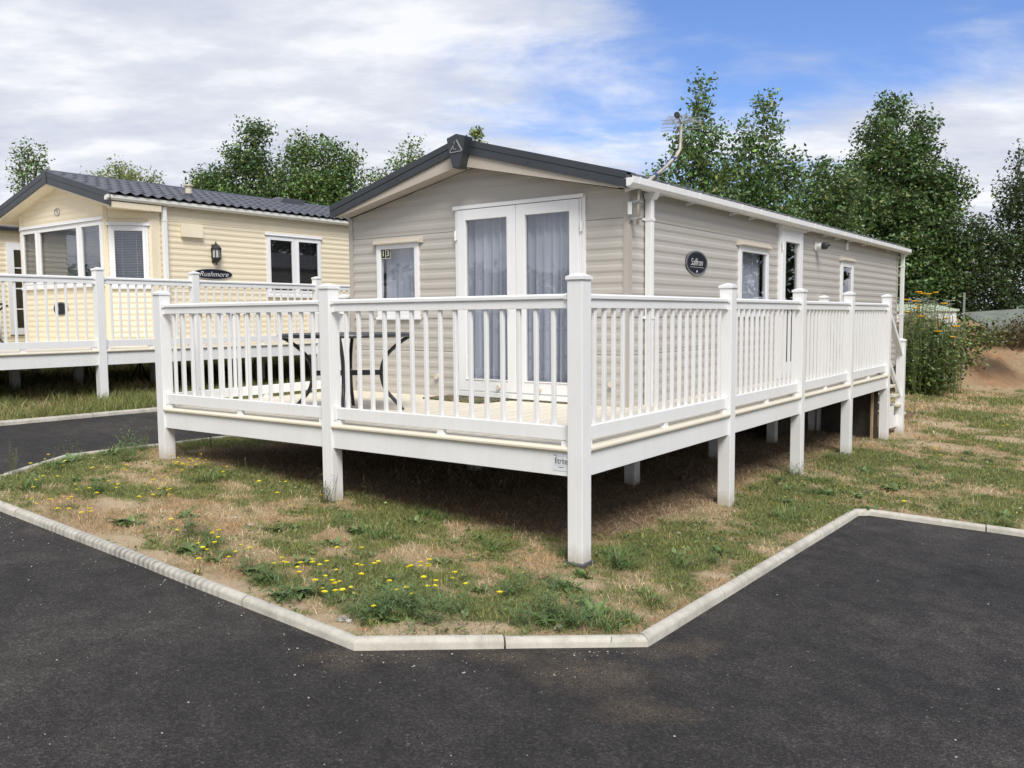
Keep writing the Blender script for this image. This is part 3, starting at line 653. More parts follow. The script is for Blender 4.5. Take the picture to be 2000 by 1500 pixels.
# ---------------------------------------------------------------- the taupe lodge
XL, XR, YF, YB = -4.571, -.971, 2.386, 12.93
RX = -2.771; EZ = 2.06; SL = .275; WZ = EZ-.05
house = thing('holiday_lodge', 'taupe ribbed holiday lodge with a dark grey gable edge and white french doors', 'mobile home', (RX, YF, 0))
WF = ((0, YF, 0), (1, 0, 0), (0, -1, 0))
WS = ((XR, 0, 0), (0, 1, 0), (1, 0, 0))
D_ = (-2.998, -1.416, .055, 2.02)
w1 = (-4.150, -3.520, .885, 1.695)
s1 = (5.01, 5.97, .885, 1.69); sd = (6.35, 7.27, .05, 2.005); s3 = (9.15, 9.84, .885, 1.71)
lo, hi = gable_fns(RX, 2.40, (2.40-WZ)/1.8, XL, XR)
mb = MB(); zs_ = (1.77, .862, .516)
siding(mb, *WF, 1.77, .105, lo, hi, .035, 2.395, (D_, w1), seams=zs_, zcut=(WZ,), soft=1.77)
build('front_wall', mb, M['taupe'], house)
mb = MB(); siding(mb, *WS, 1.77, .105, lambda z: YF, lambda z: YB, -.12, 2.10, (s1, sd, s3), seams=zs_, soft=1.77)
build('side_wall', mb, M['taupe'], house)
mb = MB(); mb.box(XL-.02, XL, YF, YB, -.12, 2.08); build('side_wall', mb, M['taupe'], house)
mb = MB(); mb.prism([(XL, YB, -.12), (XR, YB, -.12), (XR, YB, WZ), (RX, YB, 2.5), (XL, YB, WZ)], (0, .02, 0)); build('rear_wall', mb, M['taupe'], house)
mb = MB(); mb.box(XL+.01, XR-.01, YF+.03, YB-.01, -.10, -.02); build('underfloor', mb, M['floorin'], house)
mb = MB(); mb.box(XL+.02, XR-.02, YF+.9, YF+.92, 0, 2.0); mb.box(XR-.9, XR-.88, YF+.95, YB-.05, 0, 2.0); mb.box(XL+.02, XR-.02, YF+.03, YB-.03, 2.0, 2.01)
build('interior', mb, M['dark'], house)
mb = MB()
mb.prism([(XR-.045, YF-.012, -.02), (XR+.012, YF-.012, -.02), (XR+.012, YF+.05, -.02), (XR+.006, YF+.05, -.02), (XR+.006, YF-.007, -.02), (XR-.045, YF-.007, -.02)], (0, 0, 2.05)); build('corner_trim', mb, M['taupe_trim'], house)
mb = MB(); mb.prism([(XL+.035, YF-.012, -.02), (XL-.03, YF-.012, -.02), (XL-.03, YF+.05, -.02), (XL-.022, YF+.05, -.02), (XL-.022, YF-.007, -.02), (XL+.035, YF-.007, -.02)], (0, 0, 2.03)); build('corner_trim', mb, M['taupe_trim'], house)
mb = MB(); mb.box(XR+.006, XR+.012, YB-.05, YB+.03, -.1, 2.06); build('corner_trim', mb, M['taupe_trim'], house)
# roof
YG = 2.17
mb = MB()
for s in (-1, 1):
    n = 34; rows = 5; x0 = RX; x1 = RX+s*1.885; zt = 2.645; ze = zt-1.885*SL
    mb.prism([(x0, YG+.02, zt-.06), (x1, YG+.02, ze-.06), (x1, YG+.02, ze), (x0, YG+.02, zt)], (0, YB-YG+.12, 0))
    for k in range(58):                       # low pan tile corrugations
        y = YG+.08+k*.186
        mb.prism([(x0, y, zt+.001), (x0, y+.10, zt+.001), (x0, y+.075, zt+.022), (x0, y+.025, zt+.022)], (x1-x0+s*.02, 0, -(1.885+.02)*SL))
build('roof', mb, M['roofgrey'], house)
mb = MB()
for s in (-1, 1):
    for a, b, t in ((0, .055, .016), (.055, .062, .004), (.062, .125, .012), (.125, .135, .018)):
        pts = [(RX, YG, 2.66-a), (RX+s*1.90, YG, 2.66-1.90*SL-a), (RX+s*1.90, YG, 2.66-1.90*SL-b), (RX, YG, 2.66-b)]
        mb.prism(pts, (0, -t, 0))
    pts = [(RX, YG-.016, 2.66), (RX+s*1.90, YG-.016, 2.66-1.90*SL), (RX+s*1.90, YG-.016, 2.667-1.90*SL), (RX, YG-.016, 2.667)]
    mb.prism(pts, (0, .12, 0))
    for q in (.25, .85, 1.5):
        mb.lathe((RX+s*q, YG-.014, 2.66-q*SL-.09), [(.007, -.004), (.005, .006)], 8, 'y')
build('gable_trim', mb, M['anthracite'], house)
mb = MB()
for s in (-1, 1):
    mb.prism([(RX, YG+.002, 2.54), (RX+s*1.86, YG+.002, 2.025), (RX+s*1.80, YG+.002, 2.008), (RX, YG+.002, 2.392)], (0, .018, 0))
build('bargeboard', mb, M['tan'], house)
mb = MB()
for s in (-1, 1):
    mb.prism([(RX, YG+.02, 2.405), (RX+s*1.83, YG+.02, 2.018), (RX+s*1.83, YG+.02, 2.03), (RX, YG+.02, 2.417)], (0, YF-YG-.02, 0))
build('soffit', mb, M['soffit'], house)
# faceted dark finial on the ridge
mb = MB(); yk = 2.062
fp = [(-2.815, 2.649), (-2.694, 2.682), (-2.576, 2.649), (-2.607, 2.50), (-2.652, 2.348), (-2.740, 2.352), (-2.785, 2.50)]
fp = [(x-.03, z+.004) for x, z in fp]
mb.prism([(x, yk, z) for x, z in fp], (0, .13, 0))
fin = build('ridge_finial', mb, M['anthracite'], house, bevel=.006)
mb = MB()
def bar(p, q, w, y=yk-.001):
    p, q = Vector((p[0], 0, p[1])), Vector((q[0], 0, q[1])); t = (q-p).normalized(); nn = Vector((-t.z, 0, t.x))*w
    mb.prism([Vector((v.x, y, v.z)) for v in (p-nn, q-nn, q+nn, p+nn)], (0, -.008, 0))
ox = -.03
bar((-2.681+ox, 2.622), (-2.612+ox, 2.512), .006); bar((-2.617+ox, 2.510), (-2.765+ox, 2.506), .004); bar((-2.765+ox, 2.512), (-2.71+ox, 2.585), .004)
bar((-2.70+ox, 2.612), (-2.728+ox, 2.545), .003); bar((-2.725+ox, 2.54), (-2.69+ox, 2.532), .004)
build('emblem', mb, M['signgrey'], fin)
# gutter and brackets
mb = MB(); gs = [(-.905, 2.015), (-.835, 2.015), (-.805, 2.04), (-.802, 2.098), (-.812, 2.098), (-.814, 2.085), (-.905, 2.085)]
mb.prism([(x, 2.16, z) for x, z in gs], (0, 13.32-2.16, 0))
gut = build('gutter', mb, M['upvc'], house, bevel=.003)
for y in (2.30, 2.86, 3.583, 4.714, 5.298, 6.241, 7.336, 8.189, 8.8, 9.434, 10.326, 11.996, 13.2):
    mb = MB(); mb.prism([(x+(.004 if x > -.9 else 0), y-.012, z+(.003 if z > 2.03 else -.003)) for x, z in gs], (0, .024, 0))
    mb.prism([(-.958, y-.008, 1.985), (-.83, y-.008, 2.010), (-.83, y-.008, 2.016), (-.958, y-.008, 2.016)], (0, .016, 0))
    build('gutter_bracket', mb, M['upvc'], gut)
for yc, z0 in ((2.71, -.12), (13.16, -.5)):
    mb = MB(); mb.box(-.955, -.890, yc-.0325, yc+.0325, z0, 1.985)
    mb.prism([(-.965, yc-.05, 2.02), (-.83, yc-.05, 2.02), (-.88, yc-.035, 1.955), (-.96, yc-.035, 1.955)], (0, .1, 0))
    dp = build('downpipe', mb, M['upvc'], house, bevel=.004)
    for z in (1.773, .86):
        mb = MB(); mb.box(-.965, -.884, yc-.037, yc+.037, z-.014, z+.014); mb.box(-.968, -.955, yc-.085, yc-.037, z-.010, z+.010)
        build('pipe_clip', mb, M['upvc'], dp)
# french doors
mb = MB(); u0, u1, z0, z1 = D_
frame(mb, WF, u0, u1, .105, z1, .035, -.03, .022)
slab(mb, *WF, u0-.02, u1-.01, z1-.036, z1+.002, .0, .04); slab(mb, *WF, u0+.01, u1+.02, .055, .105, -.01, .05)
door = build('french_doors', mb, M['frame'], house, bevel=.003)
um = -2.212
for a, b, seed in ((u0+.037, um-.003, 4), (um+.003, u1-.062, 9)):
    mb = MB(); frame(mb, WF, a, b, .115, z1-.042, .108, -.01, .036, .118)
    slab(mb, *WF, a+.1, b-.1, .228, .238, .0, .044)
    build('door_leaf', mb, M['frame'], door, bevel=.004)
    pane(WF, a+.10, b-.10, .22, z1-.14, .006, door)
    curtain(WF, a+.05, b-.04, .15, z1-.09, -.10, seed, 6.6, door, .045, .5)
mb = MB(); slab(mb, *WF, u1-.060, u1-.037, .11, z1-.042, -.01, .028); build('door_post', mb, M['frame'], door)
for u, s in ((u0+.018, 1), (u1-.035, 1)):
    for z in (.40, 1.02, 1.72):
        mb = MB(); mb.lathe((u, YF-.045, z), [(.009, -.05), (.009, -.018), (.011, -.016), (.011, .016), (.009, .018), (.009, .05)], 8)
        slab(mb, *WF, u-.014, u+.014, z-.045, z+.045, .03, .04); build('hinge', mb, M['frame'], door)
mb = MB(); slab(mb, *WF, um-.075, um-.045, .98, 1.06, .036, .046); mb.tube([(um-.06, YF-.05, 1.03), (um-.06, YF-.085, 1.03), (um-.06, YF-.085, .94)], .009, 8)
build('handle', mb, M['frame'], door)
for u in (-2.42, -1.92):
    mb = MB(); mb.lathe((u, YF-.05, .165), [(.022, -.022), (.022, .0), (.016, .012)], 10, 'y'); build('drain_cover', mb, M['outlet'], door)
def window(W, rect, parent, seed, fw=.058, cur=True, hd=True, folds=4, reveal=False):
    u0, u1, z0, z1 = rect; mb = MB(); frame(mb, W, u0, u1, z0, z1, fw, -.03, .026)
    frame(mb, W, u0+fw-.012, u1-fw+.012, z0+fw-.012, z1-fw+.012, .014, -.01, .018)
    slab(mb, *W, u0-.015, u1+.015, z0-.03, z0, 0, .04)
    w = build('window', mb, M['frame'], parent, bevel=.003)
    pane(W, u0+fw-.004, u1-fw+.004, z0+fw-.004, z1-fw+.004, .004, w)
    if cur: curtain(W, u0+.03, u1-.03, z0+.02, z1-.03, -.09, seed, folds, w, .022, .5)
    if hd: hood(W, u0, u1, z1+.006, w)
    return w
win1 = window(WF, w1, house, 3, folds=3.3)
window(WS, s1, house, 5, folds=9, fw=.075)
window(WS, s3, house, 6, cur=False, fw=.10)
# side door
mb = MB(); u0, u1, z0, z1 = sd
frame(mb, WS, u0, u1, z0, z1, .05, -.03, .03); slab(mb, *WS, u0-.02, u1+.04, z1-.02, z1+.015, 0, .06)
sdoor = build('side_door', mb, M['frame'], house, bevel=.003)
mb = MB(); frame(mb, WS, u0+.052, u1-.052, z0+.05, z1-.055, .13, -.01, .045, .15); build('door_leaf', mb, M['frame'], sdoor, bevel=.004)
pane(WS, u0+.17, u1-.17, z0+.19, z1-.18, .006, sdoor)
for z in (.4, 1.0, 1.75):
    mb = MB(); mb.lathe((XR+.05, u0+.045, z), [(.010, -.05), (.010, .05)], 8); build('hinge', mb, M['frame'], sdoor)
# number in the front window
mb = MB(); slab(mb, *WF, -4.085, -3.945, 1.535, 1.64, .012, .014); num = build('house_number', mb, M['gold'], win1)
mb = MB()
slab(mb, *WF, -4.080, -4.020, 1.541, 1.634, .0142, .0152); slab(mb, *WF, -4.010, -3.950, 1.541, 1.634, .0142, .0152)
build('number_ground', mb, M['signblack'], win1)
mb = MB()
put_text(mb, '1', .095, (-4.050, YF-.0165, 1.588), (1, 0, 0), (0, 0, 1)); put_text(mb, '3', .095, (-3.980, YF-.0165, 1.588), (1, 0, 0), (0, 0, 1))
build('digits', mb, M['gold'], win1)
for x in (-3.27,):
    mb = MB(); mb.lathe((x, YF-.02, .245), [(.03, -.025), (.03, .0), (.02, .015)], 12, 'y'); mb.box(x-.03, x-.005, YF-.035, YF-.02, .235, .255); build('water_outlet', mb, M['outlet'], house)
mb = MB(); mb.lathe((-1.13, YF-.02, .245), [(.03, -.025), (.03, .0), (.02, .015)], 12, 'y'); build('water_outlet', mb, M['outlet'], house)

# oval name plate, lamp and small box on the side wall
t = thing('name_plate', 'round looking black oval name plate on the taupe side wall', 'sign', (XR, 3.85, 1.424))
Y_, Z_ = (0, 1, 0), (0, 0, 1)
mb = MB(); ellipse(mb, (XR+.005, 3.85, 1.424), Y_, Z_, .268, .128, .010); build('plate', mb, M['signblack'], t)
mb = MB(); ring(mb, (XR+.0152, 3.85, 1.424), Y_, Z_, .268, .128, .009, .002); ring(mb, (XR+.0152, 3.85, 1.424), Y_, Z_, .240, .114, .003, .0015); build('rim', mb, M['signgrey'], t)
mb = MB(); put_text(mb, 'Saffron', .108, (XR+.017, 3.84, 1.428), Y_, Z_, .32, .98, thin=.0016)
mb.prism([(XR+.016, 3.68, 1.376), (XR+.016, 4.02, 1.376), (XR+.016, 4.02, 1.379), (XR+.016, 3.68, 1.379)], (.001, 0, 0))
mb.prism([(XR+.016, 3.835, 1.325), (XR+.016, 3.865, 1.325), (XR+.016, 3.865, 1.338), (XR+.016, 3.85, 1.350), (XR+.016, 3.835, 1.338)], (.001, 0, 0))
build('lettering', mb, M['letter'], t)
t = thing('wall_light', 'white round wall lamp with black swivel head high on the taupe side wall', 'wall light', (XR, 7.89, 1.84))
mb = MB(); mb.lathe((XR+.006, 7.89, 1.84), [(.072, 0), (.072, .012), (.045, .022), (.045, .085), (.05, .09)], 20, 'x'); build('base', mb, M['upvc'], t, smooth=False)
mb = MB(); mb.lathe((XR+.097, 7.89, 1.84), [(.047, 0), (.05, .01), (.05, .06), (.04, .075)], 16, 'x'); mb.tube([(XR+.13, 7.89, 1.85), (XR+.19, 7.93, 1.865)], [.034, .030], 12)
build('lamp_head', mb, M['black'], t)
mb = MB(); mb.box(XR+.006, XR+.028, 9.39, 9.50, 1.875, 1.985); o = build('junction_box', mb, M['upvc'], None, bevel=.004, at=(XR, 9.44, 1.93)); tag(o, 'small white square box under the gutter of the taupe lodge', 'electrical box')

# television aerial on a cranked pole
A0 = Vector((-.90, 2.385, 1.70))
t = thing('television_aerial', 'cranked grey pole with white comb aerial at the eaves corner of the taupe lodge', 'aerial', A0)
mb = MB(); mb.tube([(-.885, 2.40, 1.70), (-.885, 2.41, 1.99), (-.87, 2.46, 2.05), (-.80, 2.75, 2.235), (-.76, 2.93, 2.37), (-.745, 2.975, 2.43), (-.742, 2.985, 2.52), (-.745, 2.985, 2.665)], .016, 10)
pole = build('pole', mb, M['weathered'], t, smooth=True)
mb = MB()
for p, q in (((-.832, 2.62, 2.152), (-.824, 2.65, 2.17)), ((-.772, 2.876, 2.33), (-.766, 2.90, 2.348))): mb.tube([p, q], .0185, 10)
mb.tube([(-.86, 2.52, 2.10), (-.775, 2.85, 2.325), (-.765, 2.9, 2.36)], .004, 6)
build('cable_tie', mb, M['tape'], pole)
mb = MB(); mb.box(XR+.012, XR+.018, 2.37, 2.44, 1.72, 1.93)
for z in (1.755, 1.905): mb.box(XR+.018, -.868, 2.385, 2.415, z-.010, z+.010); mb.tube([(-.868, 2.37, z), (-.868, 2.46, z)], .006, 6)
build('bracket', mb, M['galv'], t)
mb = MB(); mb.box(XR+.02, XR+.045, 2.335, 2.372, 1.79, 1.90); build('cable_box', mb, M['upvc'], t)
mb = MB(); b0 = Vector((-.70, 2.81, 2.715)); b1 = Vector((-.80, 3.13, 2.700)); dr = (b1-b0).normalized(); pr = dr.cross(Vector((0, 0, 1))).normalized()
mb.tube([b0, b1], .007, 6)
for k in range(11):
    c = b0+(b1-b0)*(.08+.085*k); L = .09+.010*k
    mb.tube([c-pr*L, c+pr*L], .0020, 5)
for s in (-.05, -.02, .02, .05): mb.tube([b1+Vector((0, 0, s))-pr*.2, b1+Vector((0, 0, s))+pr*.2], .0028, 5)
build('aerial_elements', mb, M['galv'], t)
mb = MB(); mb.tube([b0-dr*.02, b0+dr*.03], .026, 12); build('end_cap', mb, M['black'], t)
mb = MB(); mb.tube([b0+dr*.22-Vector((0, 0, .02)), b0+dr*.25-Vector((0, 0, .10)), (-.74, 3.0, 2.52)], .005, 6); build('coax_cable', mb, M['black'], t)
# ---------------------------------------------------------------- verandas
PW = .056
bal_me = {}
def post(parent, x, y, dz=0, top=1.107, bottom=None, w=PW, mat='upvc', cap=True):
    zb = float(GZ(x, y))-.06 if bottom is None else bottom
    mb = MB(); mb.box(x-w, x+w, y-w, y+w, zb, top+dz)
    o = build('post', mb, M[mat], parent, bevel=.004, at=(x, y, zb))
    if cap:
        mb = MB(); z = top+dz; c = w+.009
        mb.box(x-c, x+c, y-c, y+c, z, z+.022)
        mb.add([(x-c, y-c, z+.022), (x+c, y-c, z+.022), (x+c, y+c, z+.022), (x-c, y+c, z+.022), (x-.012, y-.012, z+.044), (x+.012, y-.012, z+.044), (x+.012, y+.012, z+.044), (x-.012, y+.012, z+.044)],
               [(0, 1, 5, 4), (1, 2, 6, 5), (2, 3, 7, 6), (3, 0, 4, 7), (4, 5, 6, 7)])
        build('post_cap', mb, M[mat], o, bevel=.003)
    return o
def panel(parent, P, Q, dz, nb, w=PW):
    """one bay of railing between two post centres along X or Y"""
    P, Q = Vector((*P, 0)), Vector((*Q, 0)); L = (Q-P).length; t = (Q-P)/L; n = Vector((-t.y, t.x, 0))
    A, B = P+t*w, Q-t*w
    def rail(mb, a, b, hw, z0, z1, ch=0):
        if ch:
            sec = [(-hw, z0), (hw, z0), (hw, z1-ch), (hw-ch, z1), (-hw+ch, z1), (-hw, z1-ch)]
        else: sec = [(-hw, z0), (hw, z0), (hw, z1), (-hw, z1)]
        mb.prism([a+n*u+Vector((0, 0, z+dz)) for u, z in sec], b-a)
    mb = MB(); rail(mb, A, B, .024, .077, .169, .003)
    mid = (A+B)/2
    mb.prism([mid+t*u+n*.020+Vector((0, 0, z+dz)) for u, z in ((-.045, .034), (.045, .034), (.028, .05), (.024, .077), (-.024, .077), (-.028, .05))], -n*.04)
    o = build('bottom_rail', mb, M['upvc'], parent, bevel=.002, at=P+Vector((0, 0, dz)))
    mb = MB(); rail(mb, A, B, .036, .990, 1.022, .010); rail(mb, A, B, .024, .9285, .9905); ot = build('top_rail', mb, M['upvc'], parent, bevel=.002, at=P+Vector((0, 0, dz)))
    for a, s in ((A, 1), (B, -1)):
        mb = MB()
        rail(mb, a, a+t*s*.030, .041, .984, 1.027, .012); rail(mb, a, a+t*s*.022, .029, .922, .985); build('rail_bracket', mb, M['upvc'], ot, bevel=.002)
        mb = MB(); rail(mb, a, a+t*s*.030, .030, .070, .176); rail(mb, a, a+t*s*.07, .022, .034, .0705); build('rail_bracket', mb, M['upvc'], o, bevel=.002)
    if 'b' not in bal_me:
        mb = MB(); mb.box(-.0135, .0135, -.0135, .0135, .169, .9285)
        tmp = build('baluster', mb, M['upvc'], None, bevel=.003); bal_me['b'] = tmp
    src = bal_me['b']
    for k in range(nb):
        c = A+(B-A)*((k+1)/(nb+1))
        b = src.copy(); COL.objects.link(b); b.parent = o; b.location = c+Vector((0, 0, dz))-BASE[o]
    return o
deck = thing('veranda', 'white plastic veranda with cream decking wrapped around the front and side of the taupe lodge', 'veranda', (0, 0, float(GZ(0, 0))))
S = [0-.0, 2.4347, 4.3466, 6.2118, 8.1159]; c_ = PW
for x, y in ((-c_, c_), (-2.384, c_), (-4.716, c_), (-4.716, 2.40)): post(deck, x, y)
for y in S[1:]: post(deck, -c_, y+c_)
post(deck, -.915, 8.172); post(deck, -.056, 9.12, top=.47); post(deck, -.915, 9.12, top=.47)
for x, y in ((-1.04, 2.60), (-1.06, 4.62), (-1.06, 6.5), (-1.06, 8.2)): post(deck, x, y, top=-.03, cap=False)
for x, y in ((-2.4, 1.9), (-3.6, 1.9)): post(deck, x, y, top=-.03, cap=False)
panel(deck, (-2.384, c_), (-c_, c_), 0, 15); panel(deck, (-4.716, c_), (-2.384, c_), 0, 15)
panel(deck, (-c_, c_), (-c_, S[1]+c_), 0, 17)
for a, b in zip(S[1:], S[2:]): panel(deck, (-c_, a+c_), (-c_, b+c_), 0, 13)
panel(deck, (-4.716, c_), (-4.716, 2.40), 0, 14)
mb = MB(); mb.box(-4.70, -.03, .03, YF, -.005, .034); mb.box(XR, -.03, YF, 8.16, -.005, .034)
build('floor', mb, M['decking'], deck)
mb = MB(); mb.box(-4.69, -.04, .04, YF, -.05, -.006); mb.box(XR, -.04, YF, 8.14, -.05, -.006); build('joists', mb, M['floorin'], deck)
def nose(mb, a, b, n):
    a, b, n = Vector(a), Vector(b), Vector(n)
    sec = [(-.06, 0), (.0, 0), (.010, .005), (.016, .013), (.016, .024), (.010, .033), (0, .0375), (-.06, .0375)]
    mb.prism([a+n*u+Vector((0, 0, z)) for u, z in sec], b-a)
for a, b in ((-.112, -2.328), (-2.44, -4.66)):
    mb = MB(); nose(mb, (a, .012, 0), (b, .012, 0), (0, -1, 0)); build('nosing', mb, M['nosing'], deck, smooth=False)
    mb = MB(); mb.box(a, b, .018, .04, -.155, -.001); build('fascia', mb, M['upvc'], deck, bevel=.003)
yy = [.112]+[v for s_ in S[1:4] for v in (s_, s_+.112)]+[S[4]]
for i in range(0, 8, 2):
    mb = MB(); nose(mb, (-.012, yy[i], 0), (-.012, yy[i+1], 0), (1, 0, 0)); build('nosing', mb, M['nosing'], deck)
    mb = MB(); mb.box(-.04, -.018, yy[i], yy[i+1], -.155, -.001); build('fascia', mb, M['upvc'], deck, bevel=.003)
mb = MB(); nose(mb, (-4.76, .112, 0), (-4.76, 2.35, 0), (-1, 0, 0)); build('nosing', mb, M['nosing'], deck)
mb = MB(); mb.box(-4.754, -4.732, .112, 2.35, -.155, -.001); build('fascia', mb, M['upvc'], deck, bevel=.003)
# steps
for k in range(5):
    z = -.02-.155*k; y = 8.22+.235*k
    if k: 
        mb = MB(); mb.box(-.88, -.02, y-.03, y+.22, z, z+.035); build('tread', mb, M['nosing'], deck, bevel=.005)
mb = MB()
mb.prism([(-.10, 8.23, -.02), (-.10, 8.23, -.76), (-.10, 9.10, -.80), (-.10, 9.10, -.62), (-.10, 8.86, -.62), (-.10, 8.86, -.47), (-.10, 8.62, -.47), (-.10, 8.62, -.31), (-.10, 8.40, -.31), (-.10, 8.40, -.155), (-.10, 8.23, -.155)], (.022, 0, 0)); build('stringer', mb, M['upvc'], deck); mb = MB()
mb.prism([(-.86, 8.23, -.02), (-.86, 8.23, -.76), (-.86, 9.10, -.80), (-.86, 9.10, -.62), (-.86, 8.40, -.155)], (.022, 0, 0))
build('stringer', mb, M['upvc'], deck)
for x in (-.056, -.915):
    for za, zb in ((.965, .345), (.33, -.27)):
        mb = MB(); hw = .036 if za > .5 else .024
        mb.prism([(x-hw, 8.23, za), (x+hw, 8.23, za), (x+hw, 8.23, za-.085), (x-hw, 8.23, za-.085)], (0, .84, zb-za)); build('stair_rail', mb, M['upvc'], deck, bevel=.004)
mb = MB(); mb.box(-.20, -.17, 8.02, 8.05, -.92, -.06); build('timber_stay', mb, M['timber'], deck)
mb = MB()
for k in range(5): mb.box(-.90, -.13, 8.10-.003*(k % 2), 8.125+.003*(k % 2), -1.0+.19*k, -.81+.19*k)
build('end_boards', mb, M['darkboard'], deck)
mb = MB()
for k in range(5): mb.box(-1.13-.003*(k % 2), -1.105+.003*(k % 2), 6.7, 12.8, -1.05+.19*k, -.86+.19*k)
build('skirting_light_block', mb, M['darkboard'], house)  # dark boards run on along the lodge, added to block light passing underneath
mb = MB(); mb.box(-.135, .022, -.026, .13, float(GZ(0, 0))-.03, float(GZ(0, 0))+.018); build('foot_pad', mb, M['slate'], deck, bevel=.004)
# maker's label on the fascia
mb = MB(); mb.box(-.235, -.1125, .0155, .0178, -.122, -.012); lab = build('label', mb, M['sticker'], deck)
mb = MB(); V0 = (1, 0, 0)
put_text(mb, 'fitrite', .060, (-.168, .0150, -.058), V0, Z_, 0, .74, thin=.0002)
def vbox(x0, x1, z0, z1): mb.box(x0, x1, .0147, .0153, z0, z1)
vbox(-.216, -.120, -.0275, -.0268); vbox(-.216, -.1145, -.0868, -.0861); vbox(-.2165, -.2158, -.0868, -.0268); vbox(-.1147, -.114, -.0868, -.030)
vbox(-.190, -.150, -.101, -.0975); mb.lathe((-.222, .0150, -.022), [(.0042, -.0004), (.0042, .0004)], 10, 'y'); vbox(-.217, -.200, -.0235, -.0215)
build('print', mb, M['ink'], lab)

# ---------------------------------------------------------------- garden table
def garden_table(name, label, c, z0, ang, scale=1.0, half=.365, rad=.60):
    t = thing(name, label, 'table', (c[0], c[1], z0)); ca, sa = math.cos(ang), math.sin(ang)
    def W(u, v, z): return (c[0]+u*ca-v*sa, c[1]+u*sa+v*ca, z0+z)
    mb = MB(); n = 48
    mb.lathe((c[0], c[1], z0), [(rad-.03, .672), (rad, .678), (rad+.006, .69), (rad, .703), (rad-.012, .706), (rad-.03, .701)], n); build('table_rim', mb, M['tablemetal'], t, smooth=False)
    mb = MB(); mb.lathe((c[0], c[1], z0), [(rad-.032, .690), (rad-.032, .698)], n); build('tabletop', mb, M['glassdark'], t)
    prof = [(.69, .672), (.63, .648), (.52, .58), (.42, .49), (.375, .39), (.375, .29), (.42, .18), (.52, .08), (.60, .0)]
    for k in range(4):
        q = PI/4+k*PI/2; d = (math.cos(q), math.sin(q)); p = []
        for r_, z in prof: p.append(W(d[0]*r_*half*math.sqrt(2)/.60*1.0, d[1]*r_*half*math.sqrt(2)/.60, z))
        # subdivide smoothly
        pv = [Vector(a) for a in p]; path = []
        for i in range(len(pv)-1):
            p0 = pv[max(i-1, 0)]; p1 = pv[i]; p2 = pv[i+1]; p3 = pv[min(i+2, len(pv)-1)]
            for s in range(4):
                a = s/4; path.append(.5*((2*p1)+(p2-p0)*a+(2*p0-5*p1+4*p2-p3)*a*a+(-p0+3*p1-3*p2+p3)*a**3))
        path.append(pv[-1])
        mb = MB(); mb.tube(path, .017, 8); build('leg', mb, M['tablemetal'], t, smooth=True)
    mb = MB(); R_ = .375*half*math.sqrt(2)/.60
    for k in range(2):
        q = PI/4+k*PI/2; d = Vector((math.cos(q), math.sin(q), 0)); nn = Vector((-d.y, d.x, 0))
        pts = [d*(-R_)+nn*.012, d*0+nn*.035, d*R_+nn*.012, d*R_-nn*.012, -nn*.035, d*(-R_)-nn*.012]
        mb.prism([W(p.x, p.y, .325+.001*k) for p in pts], (0, 0, .045+.002*k))
    build('stretcher', mb, M['tablemetal'], t); return t
m, nt, b = new_mat('dark_table_glass'); b.inputs['Base Color'].default_value = (.05, .055, .065, 1); b.inputs['Roughness'].default_value = .08
nt.links.new(ramp(nt, [(.3, (.045, .05, .06)), (.7, (.07, .075, .085))], noise(nt, wcoord(nt), 8)).outputs[0], b.inputs['Base Color'])
M['glassdark'] = m
garden_table('garden_table', 'round black garden table with curved metal legs standing on the cream decking', (-2.98, .79), .035, R(-4), half=.3536)
# door mat
mc = Vector((-2.73, 2.19, 0)); mb = MB(); ux = Vector((.83, -.10, 0))/2; uy = Vector((.07, .44, 0))/2
mb = MB(); mb.prism([mc-ux-uy+Vector((0, 0, .036)), mc+ux-uy+Vector((0, 0, .036)), mc+ux+uy*.9+Vector((0, 0, .036)), mc-ux+uy*.9+Vector((0, 0, .036))], (0, 0, .014))
o = build('doormat', mb, M['doormat'], None, bevel=.003, at=mc+Vector((0, 0, .036))); tag(o, 'multicoloured patterned doormat lying on the decking before the french doors', 'doormat')

# ---------------------------------------------------------------- the cream caravan next door
CX, CS, CF, CB = -11.35, -9.60, 2.45, 12.2
cz = .47; CE = 2.62
cream = thing('static_caravan', 'cream ribbed static caravan with wavy grey tiled roof and a three light bay window', 'static caravan', (CX, CF, cz))
W2 = ((CS, 0, 0), (0, 1, 0), (1, 0, 0)); F2 = ((0, CF, 0), (1, 0, 0), (0, -1, 0))
A2 = Vector((-9.995, CF, 0)); B2 = Vector((CS, 2.963, 0)); T2 = (B2-A2).normalized(); N2 = Vector((T2.y, -T2.x, 0)); LC = (B2-A2).length
WC = (A2, T2, N2)
p2 = .09; csl = .33
lo, hi = gable_fns(CX, 3.12, (3.12-2.67)/1.355, -12.705, -9.995)
mb = MB(); fw_ = (-12.66, -10.05, 1.44, 2.40)
siding(mb, *F2, cz, p2, lo, hi, cz-.1, 3.11, (fw_,), seams=(), zcut=(2.67,), soft=2.42)
build('front_wall', mb, M['cream'], cream)
mb = MB(); sw = (5.13, 6.36, 1.30, 2.33)
siding(mb, *W2, 2.412-p2*20, p2, lambda z: 2.963, lambda z: CB, cz-.1, CE+.04, (sw,), seams=(2.412, 1.30), soft=2.42); build('side_wall', mb, M['cream'], cream)
cw = (.045, LC-.045, 1.40, 2.315)
mb = MB(); siding(mb, *WC, cz, p2, lambda z: 0, lambda z: LC, cz-.1, CE-.0, (cw,), seams=(2.42,)); build('canted_wall', mb, M['cream'], cream)
mb = MB(); mb.prism([(-12.705, CF, cz-.1), (-13.1, 2.963, cz-.1), (-13.1, CB, cz-.1), (-13.08, CB, cz-.1), (-13.08, 2.97, cz-.1), (-12.69, CF+.01, cz-.1)], (0, 0, CE-cz+.1))
